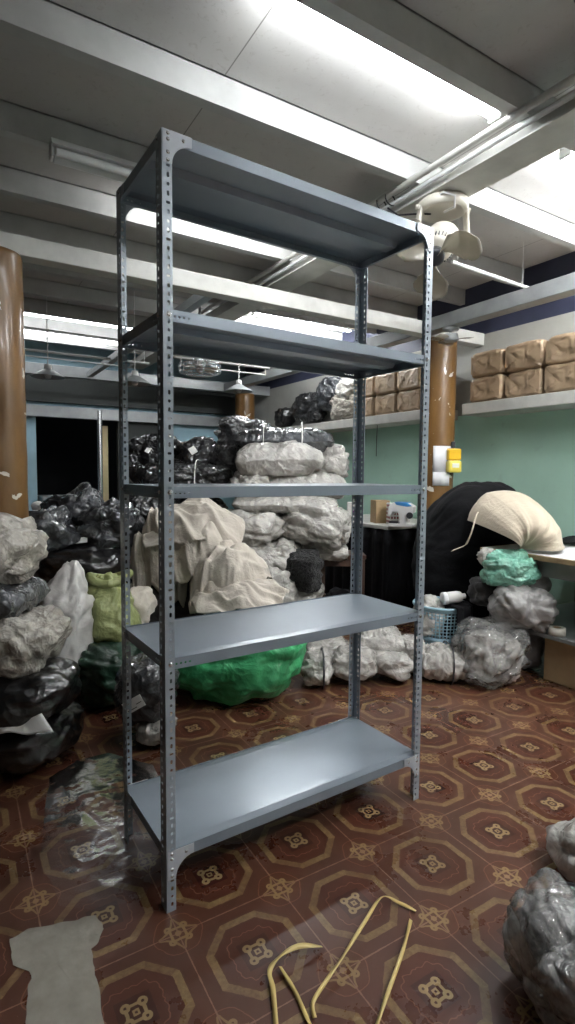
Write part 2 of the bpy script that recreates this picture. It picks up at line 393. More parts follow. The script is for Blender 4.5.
# long beam carrying the conduits, channel section
b = MB().box(1.62, 1.82, Y0, Y1 - .1, 2.575, 2.585).box(1.65, 1.79, Y0, Y1 - .1, 2.585, 2.672)
struct(b, 'ceiling_beam', M['beam_light'], bevel=.003)
b = MB().box(X0, U, 1.84, 1.94, 2.275, 2.375); struct(b, 'cross_beam', M['beam_light'], bevel=.004)
b = MB().box(2.72, 2.83, Y0, 1.838, 2.275, 2.375); struct(b, 'edge_beam', M['beam_grey'], bevel=.004)
b = MB().box(2.72, 2.83, 1.942, 5.5, 2.275, 2.375); struct(b, 'edge_beam', M['beam_grey'], bevel=.004)
b = MB().box(X0, U, 5.52, 5.64, 2.275, 2.40); struct(b, 'cross_beam', M['beam_grey'], bevel=.004)
# braces seen through the second shelf
b = MB().box(.95, 1.01, 1.95, 5.5, 2.29, 2.35); struct(b, 'tie_beam', M['beam_grey'])
# pillars
def pillar(x, y, r, top, label):
    pr = [(0, 0), (r * 1.02, 0), (r, .05)] + [(r * (1 + .012 * math.sin(k * 2.1)), .05 + (top - .07) * k / 24) for k in range(1, 25)] + [(r * .96, top), (0, top)]
    o = MB().lathe(pr, 40).build('round_pillar', M['pillar'], label=label, cat='pillar', group='brown round pillars'); o.location = (x, y, 0)
    return o
pillar(2.985, 1.90, .134, 2.272, 'brown round pillar with a white paper and yellow box, beside the brown parcels')
pillar(-.245, 1.89, .138, 2.272, 'brown round pillar cut by the left edge of the photo')
pillar(3.08, 5.58, .135, 2.272, 'small far brown pillar under the far hanging cone lamp')

# ------------------------------------------------------------ steel shelving unit (the main subject)
W, D, H = .955, .367, 2.0
SZ = [2.0, 1.5765, 1.135, .6885, .168]
rack = empty('steel_shelving_unit', (0, 0, 0), R(2), label='tall blue-grey slotted-angle steel shelving unit with five empty shelves standing on the tiled floor', cat='shelving unit')
def post(cx, cy, sx, sy):
    """L angle with slotted holes; corner at cx,cy, flanges run towards sx (width) and sy (depth)"""
    b = MB(); n = int(H / .0218)
    fr = []; sd = []
    for i in range(n):
        z = .02 + i * .0218
        if z > H - .01: break
        k = i % 4
        fr.append((z, .0155, (.0062, .0042, .0062, .0032)[k], (.0034, .0038, .0034, .0056)[k]))
        sd.append((z, .027, (.0062, .0042, .0062, .0032)[k], (.0034, .0038, .0034, .0056)[k]))
    b.strip((cx, cy, 0), (0, 0, 1), (sx, 0, 0), H, .026, fr)
    b.strip((cx, cy, 0), (0, 0, 1), (0, sy, 0), H, .040, sd)
    return b.build('post', M['post'], rack, solid=.0016)
corners = [(0, 0, 1, 1), (W, 0, -1, 1), (0, D, 1, -1), (W, D, -1, -1)]
for c in corners: post(*c)
def bolt(b, p, d, r=.0058):
    p = Vector(p); d = Vector(d)
    b.cyl(p, p + d * .0022, r, r, 12); b.cyl(p + d * .0022, p + d * .0045, r * .85, r * .4, 12)
for si, z in enumerate(SZ):
    e = .0022; b = MB(); t = .0012; fh = .030
    for (y0, z0, y1, z1) in ((e, z - .0035, e + .030, z), (e + .030, z, D - e - .030, z), (D - e - .030, z, D - e, z - .0035)):
        b.add([(e, y0, z0), (W - e, y0, z0), (W - e, y1, z1), (e, y1, z1)], [(0, 1, 2, 3)])
        b.add([(e, y0, z0 - t), (W - e, y0, z0 - t), (W - e, y1, z1 - t), (e, y1, z1 - t)], [(3, 2, 1, 0)])
    hl = [(.030 + .0125 * k, .016, .0028, .0028) for k in range(4)]
    hw = hl + [(W - 2 * e - .030 - .0125 * k, .016, .0028, .0028) for k in range(4)]
    hd = hl + [(D - 2 * e - .030 - .0125 * k, .016, .0028, .0028) for k in range(4)]
    for (o, a, L, hs) in (((e, e, z), (1, 0, 0), W - 2 * e, hw), ((W - e, D - e, z), (-1, 0, 0), W - 2 * e, hw),
                      ((W - e, e, z), (0, 1, 0), D - 2 * e, hd), ((e, D - e, z), (0, -1, 0), D - 2 * e, hd)):
        b.strip(o, a, (0, 0, -1), L, fh, hs)
    # returned lips and hat-shaped stiffener underneath
    b.box(e, W - e, e, e + .014, z - fh, z - fh + t); b.box(e, W - e, D - e - .014, D - e, z - fh, z - fh + t)
    b.box(e, e + .010, e + .014, D - e - .014, z - fh, z - fh + t); b.box(W - e - .010, W - e, e + .014, D - e - .014, z - fh, z - fh + t)
    sh = b.build('shelf', M['shelf'], rack)
    st = MB(); ym = D / 2
    for (y, zt, y2, zt2) in ((ym - .04, z - t, ym - .025, z - .016), (ym - .025, z - .016, ym + .025, z - .016), (ym + .025, z - .016, ym + .04, z - t)):
        st.add([(.02, y, zt), (W - .02, y, zt), (W - .02, y2, zt2), (.02, y2, zt2)], [(0, 1, 2, 3)])
    st.build('stiffener', M['shelf'], sh, solid=.001)
    for (cx, cy, sx, sy) in corners:
        dirn = (0, -sy, 0)
        def onebolt(p, d_, r=.0058):
            bb = MB(); bolt(bb, (0, 0, 0), d_, r); ob = bb.build('bolt', M['bolt'], rack); ob.location = p
        if si in (0, 4):
            for dz in (.008, .022, .052, .070): onebolt((cx + sx * .0155, cy, z - dz), dirn)
            onebolt((cx + sx * .056, cy, z - .015), dirn)
        else: onebolt((cx + sx * .0155, cy, z - .014), dirn, .0068)
        onebolt((cx, cy + sy * .027, z - .014), (-sx, 0, 0), .0062)
        if si in (0, 4):
            # corner gusset: outer plate with concave edge
            R0 = .052; poly = [(.003, 0), (.078, 0), (.078, -.026)]
            for k in range(9):
                a = math.pi / 2 * k / 8
                poly.append((.078 - R0 * math.sin(a), -.026 - R0 * (1 - math.cos(a))))
            poly.append((.003, -.078))
            poly = [(x * sx, y) for x, y in poly]
            g = MB().prism(poly, Matrix.Translation((cx, cy + (-.0004 if sy > 0 else .0022), z)) @ Matrix.Rotation(math.pi / 2, 4, 'X'), .0018)
            g.build('gusset', M['gusset'], rack, label='corner gusset plate with a curved edge, brightness painted into its colour')
            poly2 = [(abs(x) * .8, y) for x, y in poly]
            MM = Matrix.Translation((cx + sx * .0024, cy, z)) @ Matrix.Rotation(math.pi / 2 * sy, 4, 'Z') @ Matrix.Rotation(math.pi / 2, 4, 'X')
            MB().prism(poly2, MM, .0016).build('gusset', M['gusset'], rack)

# ------------------------------------------------------------ ceiling lights
def batten(x0, x1, y, z, lit, label, group='fluorescent battens on the ceiling', twin=False, r=.019, mat=None):
    o = empty('fluorescent_light', ((x0 + x1) / 2, y, z), label=label, cat='ceiling light', group=group)
    L = (x1 - x0) / 2
    MB().box(-L, L, -.03, .03, .022, .06).box(-L, -L + .015, -.03, .03, -.02, .022).box(L - .015, L, -.03, .03, -.02, .022).build('housing', M['white_metal'], o, bevel=.004)
    for yy in ((-.032, .032) if twin else (0,)):
        MB().cyl((-L + .02, yy, 0), (L - .02, yy, 0), r, r, 16).build('tube', (mat or M['tube']) if lit else M['white_metal'], o)
    if twin: MB().box(-L, L, -.06, .06, .020, .030).build('reflector', M['white_metal'], o)
    return o
batten(.42, 1.62, .33, 2.738, True, 'bright lit fluorescent tube above the shelving, nearest the top of the photo')
batten(2.13, 3.33, .33, 2.738, True, 'lit fluorescent tube cut by the right edge of the photo', mat=M['tube_right'])
batten(-.03, 1.17, 1.44, 2.61, False, 'unlit white twin fluorescent fitting behind the top left corner of the shelving', twin=True)
batten(-.3, 1.3, 5.42, 2.70, True, 'far lit fluorescent tube seen between the left pillar and the shelving', mat=M['tube_far'])
batten(-.2, 1.3, 4.78, 2.735, True, 'further lit fluorescent tube just above the brightest far tube', mat=M['tube_far'], r=.013)
batten(.55, 1.55, 1.72, 2.738, True, 'added fill tube hidden above the top shelf of the shelving', mat=M['fill_dim'])  # added out of sight to fill the middle of the room with light
batten(2.1, 3.3, 3.5, 2.735, True, 'far lit fluorescent tube glimpsed between the two upper shelves', mat=M['tube_mid'])
batten(.1, 1.3, -1.75, 2.738, True, 'added unseen fill tube over the photographer', mat=M['fill_soft'])  # unseen, added to light the room from the camera side
batten(1.9, 3.1, -.95, 2.738, True, 'added unseen fill tube over the near end of the cutting table', mat=M['fill_near'])  # unseen, added to brighten the shelf fronts and right side
batten(1.2, 2.4, -2.2, 2.738, True, 'added unseen fill tube near the front wall', mat=M['fill_near'])  # another unseen tube, added as fill from behind the camera

# conduits on the beam
b = MB().cyl((1.585, Y0, 2.665), (1.585, 3.6, 2.665), .016).build('conduit_pipe', M['beam_light'], label='long round conduit pipe running beside the ceiling beam', cat='pipe')
b = MB().cyl((1.615, Y0, 2.625), (1.615, 2.6, 2.625), .011).build('conduit_pipe', M['white_metal'], label='thinner glossy conduit tucked between the long pipe and the beam', cat='pipe')
cl = MB()
for v in (1.05, .98): cl.tube([(1.60 + .035 * math.cos(a), v + .01 * math.sin(a), 2.645 + .035 * math.sin(a)) for a in [k * math.pi / 6 for k in range(12)]], .004, 6, True)
cl.tube([(1.6, 1.0, 2.61), (1.63, .95, 2.56), (1.70, .86, 2.55), (1.72, .80, 2.53)], .005, 6)
cl.build('loose_cable', M['dark_plastic'], label='dark cable looped around the conduit beside the orbit fan', cat='cable')

# ------------------------------------------------------------ ceiling orbit fan
fan = empty('ceiling_fan', (1.745, .74, 2.575), R(-25), label='cream orbit ceiling fan with smoky blades hanging from the beam right of the shelving', cat='fan')
MB().lathe([(0, 0), (.115, 0), (.128, -.012), (.128, -.045), (.118, -.055), (.10, -.055), (.10, -.02), (0, -.02)], 36).build('mount_ring', M['cream_plastic'], fan)
for sx in (-1, 1):
    poly = [(-.030, 0), (.030, 0), (.024, -.13), (.012, -.235), (-.012, -.235), (-.024, -.13)]
    MM = Matrix.Translation((sx * .122 - .006, 0, -.035)) @ Matrix.Rotation(R(-5 * sx), 4, 'Y') @ Matrix.Rotation(math.pi / 2, 4, 'Z') @ Matrix.Rotation(math.pi / 2, 4, 'X')
    MB().prism(poly, MM, .012).cyl((sx * .118, 0, -.035), (sx * .145, 0, -.035), .013, .013, 12).build('yoke_arm', M['cream_plastic'], fan, bevel=.003)
head = MB(); _ax = Matrix.Rotation(R(25), 3, 'Z') @ Vector((-.64, -.31, -.80)).normalized()
HM = Matrix.Translation((.0, 0, -.19)) @ Vector((0, 0, -1)).rotation_difference(_ax).to_matrix().to_4x4()
head.lathe([(0, .055), (.05, .052), (.082, .03), (.09, 0), (.088, -.035), (.080, -.052), (.072, -.056), (.070, -.085), (.05, -.10), (0, -.10)], 36, HM)
hd = head.build('motor_housing', M['cream_plastic'], fan)
v = MB()
for k in range(28):
    a = 2 * math.pi * k / 28; v.box(-.002, .002, .0715, .079, -.085, -.060, HM @ Matrix.Rotation(a, 4, 'Z'))
v.build('vent_slots', M['dark_plastic'], hd)
MB().lathe([(0, -.10), (.022, -.10), (.020, -.135), (.045, -.138), (.048, -.17), (.036, -.185), (0, -.188)], 24, HM).build('hub', M['dark_plastic'], fan)
for k in range(3):
    bl = MB(); vs = []; nr, nt = 12, 8
    for i in range(nr + 1):
        r = .035 + .19 * i / nr; wdt = .30 + .58 * math.sin(min(1, i / nr * 1.15) * math.pi * .62)
        if i > nr - 3: wdt *= (1, .93, .78, .45)[i - nr + 3]
        for j in range(nt + 1):
            a = (j / nt - .5) * wdt * (1.45 if r < .15 else 1.25) + .35 * i / nr
            z = -.155 + .055 * (j / nt - .5) * (1 - .3 * i / nr) - .02 * ((j / nt - .5) ** 2) * 4
            vs.append(HM @ Matrix.Rotation(2 * math.pi * k / 3 + R(55), 4, 'Z') @ Vector((r * math.cos(a), r * math.sin(a), z)))
    bl.add(vs, [(i * (nt + 1) + j, i * (nt + 1) + j + 1, (i + 1) * (nt + 1) + j + 1, (i + 1) * (nt + 1) + j) for i in range(nr) for j in range(nt)], True)
    bl.build('fan_blade', M['blade'], fan, solid=.002)
MB().tube([(-.08, -.05, -.03), (-.05, -.13, -.02), (.0, -.15, -.04), (.02, -.10, -.07), (0, -.02, -.06)], .006, 8).build('power_cable', M['white_plastic'], fan)
# second fan seen dark beyond, and the caged fan
f2 = empty('ceiling_fan', (2.774, 1.60, 2.275), R(60), label='dim far ceiling fan hanging near the top of the right brown pillar', cat='fan')
MB().lathe([(0, 0), (.06, 0), (.06, -.02), (.012, -.03), (.012, -.045), (.055, -.05), (.062, -.09), (.04, -.105), (0, -.105)], 24).build('motor_housing', M['beam_grey'], f2)
for k in range(3):
    bl = MB(); MMk = Matrix.Rotation(2 * math.pi * k / 3, 4, 'Z')
    vs = [MMk @ Vector((.04 + .12 * i / 6, (j - .5) * (.05 + .07 * math.sin(i / 6 * 2.6)), -.09 + .02 * (j - .5))) for i in range(7) for j in (0, .5, 1)]
    bl.add(vs, [(i * 3 + j, i * 3 + j + 1, i * 3 + j + 4, i * 3 + j + 3) for i in range(6) for j in range(2)], True)
    bl.build('fan_blade', M['blade'], f2, solid=.002)
f3 = empty('caged_fan', (1.51, 3.41, 2.12), 0, label='silver wire-caged fan hanging above the second shelf on the left', cat='fan')
cg = MB()
for r, z in ((.19, 0), (.185, -.035), (.185, .035), (.13, -.055), (.13, .055), (.06, -.062)):
    cg.tube([(r * math.cos(a), r * math.sin(a), z) for a in [k * math.pi / 18 for k in range(36)]], .0035, 5, True)
for k in range(18):
    a = k * math.pi / 9; cg.tube([(r * math.cos(a), r * math.sin(a), z) for r, z in ((.04, -.062), (.13, -.055), (.185, -.035), (.19, 0), (.185, .035), (.13, .055), (.05, .06))], .0022, 5)
cg.build('wire_cage', M['bolt'], f3)
MB().lathe([(0, .12), (.05, .115), (.07, .09), (.07, .05), (.05, .03), (.04, -.03), (0, -.05)], 20).build('motor_housing', M['bolt'], f3)
MB().cyl((0, 0, .11), (0, 0, .679), .012).build('down_rod', M['beam_grey'], f3)
for k in range(3):
    MMk = Matrix.Rotation(2 * math.pi * k / 3, 4, 'Z')
    MB().add([MMk @ Vector(q) for q in ((.04, -.03, .01), (.04, .03, -.01), (.16, .055, -.02), (.165, -.05, .02))], [(0, 1, 2, 3)]).build('fan_blade', M['blade'], f3, solid=.002)
# white rod with hook, hanging near the fan
rod = MB().cyl((2.25, 1.13, 2.50), (3.08, 1.17, 2.50), .012, .012, 12).cyl((2.3, 1.13, 2.50), (2.3, 1.13, 2.80), .0015).cyl((3.0, 1.166, 2.50), (3.0, 1.166, 2.80), .0015)
rod.tube([(3.07, 1.17, 2.50), (3.07, 1.17, 2.46), (3.085, 1.17, 2.448), (3.10, 1.17, 2.46)], .008, 8)
rod.build('hanging_rod', M['white_metal'], label='thin white hanging rod with a hook at its end, right of the fan', cat='rod')
# cone lamps
def cone_lamp(loc, label):
    o = empty('cone_lamp', loc, label=label, cat='hanging lamp', group='unlit cone lamps in the far part')
    MB().lathe([(.03, .055), (.05, .045), (.145, -.012), (.148, -.02), (.14, -.018), (.045, .038), (.0, .045)], 32).build('lamp_shade', M['beam_grey'], o)
    MB().lathe([(0, .10), (.028, .098), (.034, .06), (.03, .05), (0, .05)], 20).build('lamp_cap', M['white_plastic'], o)
    MB().cyl((0, 0, .095), (0, 0, 2.8 - loc[2]), .005, .005, 8).build('cord', M['white_plastic'], o)
    MB().lathe([(0, -.035), (.02, -.03), (.03, -.01), (.022, .02), (0, .04)], 16).build('bulb', M['white_plastic'], o)
cone_lamp((.327, 4.137, 2.05), 'cone lamp hanging beside the left pillar')
cone_lamp((1.002, 3.717, 1.995), 'cone lamp seen between the two left shelf posts')
cone_lamp((2.20, 4.0, 2.065), 'cone lamp hanging in front of the small far pillar')
MB().cyl((-.3, 4.40, 2.31), (1.35, 4.40, 2.31), .012).cyl((-.2, 4.40, 2.31), (-.2, 4.40, 2.68), .004).cyl((1.3, 4.40, 2.31), (1.3, 4.40, 2.68), .004).build('hanging_rod', M['white_metal'], label='long white horizontal pipe above the two left cone lamps', cat='pipe')
MB().cyl((-.3, 3.9, 2.16), (.95, 3.9, 2.16), .007).cyl((-.25, 3.9, 2.16), (-.25, 3.9, 2.68), .003).cyl((.9, 3.9, 2.16), (.9, 3.9, 2.68), .003).build('hanging_rod', M['white_metal'], label='thin lower wire rod running behind the leftmost cone lamp', cat='rod')
MB().cyl((1.35, 3.6, 2.24), (2.35, 3.6, 2.24), .01).cyl((1.4, 3.6, 2.17), (2.3, 3.6, 2.17), .008).cyl((2.3, 3.6, 2.17), (2.3, 3.6, 2.68), .006).cyl((1.4, 3.6, 2.17), (1.4, 3.6, 2.68), .006).build('hanging_rod', M['beam_light'], label='double pale rod beside the caged fan', cat='rod')

# ------------------------------------------------------------ soft goods
def fr(p, f, seed): return noise.fractal(p * f + Vector((seed * 7.1, seed * 3.3, seed * 1.7)), 1.0, 2.0, 3)
def rg(p, f, seed): return noise.ridged_multi_fractal(p * f + Vector((seed * 5.1, -seed * 2.3, seed * 4.7)), .9, 2.0, 4, 1.0, 2.0)
def bil(p, seed):
    """puffs with sharp creases between them, stretched folds"""
    o = Vector((seed * 3.7, seed * 1.9, -seed * 2.3)); w = noise.noise_vector(p * 1.5 + o) * .45
    q = Vector((p.x, p.y, p.z * 1.5)) + w; s = 0
    k = 1 + .8 * math.sin(seed * 2.4)
    q = Vector((q.x * k, q.y, q.z * (2.2 - k * .6)))
    for f, a in ((1.3, 1.5), (2.7, .75), (5.6, .26)): s += a * (min(.42, abs(noise.noise(q * f + o)) * 1.6) * 2.4 - .6)
    for f, a in ((2.3, .7), (5.2, .28), (10.5, .10)): s += a * (noise.voronoi(q * f + o)[0][0] - .45)
    return s
def sg(x, e): return math.copysign(abs(x) ** e, x)
def lump_mesh(w, d, h, seed, sub=5, ex=.62, ez=.75, lump=.10, wr=.035, kind='lump'):
    bm = bmesh.new(); bmesh.ops.create_icosphere(bm, subdivisions=sub, radius=1.0)
    sc = min(w, d, h); mn = (w * d * h) ** (1 / 3)
    for v in bm.verts:
        n = v.co.normalized(); x, y, z = n
        q = Vector((sg(x, ex), sg(y, ex), sg(z, ez)))
        m = (abs(q.x) ** 2.6 + abs(q.y) ** 2.6 + abs(q.z) ** 2.6) ** (1 / 2.6); q /= m
        p = Vector((q.x * w / 2, q.y * d / 2, q.z * h / 2))
        pn = p / mn
        dis = lump * sc * fr(pn, 1.8, seed) + wr * sc * bil(pn, seed)
        if kind == 'sack':
            tz = (p.z / h + .5)
            k = 1.0 - .42 * max(0, tz - .45) / .55
            p.x *= k; p.y *= k
            a = math.atan2(q.y, q.x); dis += .03 * sc * math.sin(a * 9 + seed + 3 * tz) * max(0, tz - .2)
            p.x += .10 * w * (tz - .5)
        if kind == 'green':
            a = math.atan2(p.z - h * .25, p.x + w * .05); rr = math.hypot(p.x / w, p.z / h)
            dis += .05 * sc * (math.sin(a * 8 + 4 * fr(pn, 1.2, seed)) ) * min(1, rr * 1.4)
            p.z += .12 * h * (p.x / w)
        p += n * dis
        if p.z < -h * .47: p.z = -h * .47 + (p.z + h * .47) * .15
        v.co = p
    me = bpy.data.meshes.new('lump'); bm.to_mesh(me); bm.free()
    me.polygons.foreach_set('use_smooth', [True] * len(me.polygons)); return me
def pillow_mesh(w, d, h, seed, n=44, wr=.06):
    """flat pillow pack with a sealed crinkled rim"""
    vs = []; fs = []
    for side in (1, -1):
        for i in range(n + 1):
            for j in range(n + 1):
                x = i / n * 2 - 1; y = j / n * 2 - 1
                px = x * (1 - .07 * y * y); py = y * (1 - .07 * x * x)
                t = max(0, 1 - abs(x) ** 3.2) * max(0, 1 - abs(y) ** 3.2)
                hh = t ** .42 * h / 2
                q = Vector((px * w / 2, py * d / 2, side * .3)) / max(w, d)
                edge = 1 - t
                ww = wr * h * 1.3 * bil(q * 2.4, seed) * (1 - .4 * edge) + .12 * h * fr(q, 2.2, seed + side)
                z = side * hh + ww * (side if t > .15 else 1) * min(1, t * 6 + .15) + edge * .06 * h * fr(Vector((px, py, 0)), 4, seed)
                if z < -h * .46: z = -h * .46
                vs.append((px * w / 2, py * d / 2, z))
    m = n + 1
    for s in range(2):
        o = s * m * m
        for i in range(n):
            for j in range(n):
                f = (o + i * m + j, o + (i + 1) * m + j, o + (i + 1) * m + j + 1, o + i * m + j + 1)
                fs.append(f if s == 0 else f[::-1])
    me = bpy.data.meshes.new('pillow'); me.from_pydata(vs, [], fs)
    bm = bmesh.new(); bm.from_mesh(me); bmesh.ops.remove_doubles(bm, verts=bm.verts, dist=.0004); bm.to_mesh(me); bm.free()
    me.polygons.foreach_set('use_smooth', [True] * len(me.polygons)); return me
def soft(name, label, cat, group, mat, kind, c, dim, rz, tilt, seed):
    w, d, h = dim; w *= .93; h *= .96; big = max(w, h) > .3
    me = pillow_mesh(w, d, h, seed) if kind == 'pillow' else lump_mesh(w, d, h, seed, 5 if big else 4, kind=kind,
        lump=.16 if kind == 'lump' else .09, wr=.085 if 'wrap' in mat else .05, ez=.8 if kind == 'sack' else .75)
    me.name = name; me.materials.append(M[mat])
    o = bpy.data.objects.new(name, me); COL.objects.link(o); o.location = c
    o.rotation_euler = (0, R(-tilt), R(rz)); tag(o, label, cat, group or None)
    return o
def sheet(name, fn, nu, nv, mat, thick=.003, parent=None, **k):
    vs = [fn(i / nu, j / nv) for i in range(nu + 1) for j in range(nv + 1)]
    b = MB().add(vs, [(i * (nv + 1) + j, (i + 1) * (nv + 1) + j, (i + 1) * (nv + 1) + j + 1, i * (nv + 1) + j + 1) for i in range(nu) for j in range(nv)], True)
    return b.build(name, mat, parent, solid=thick, **k)
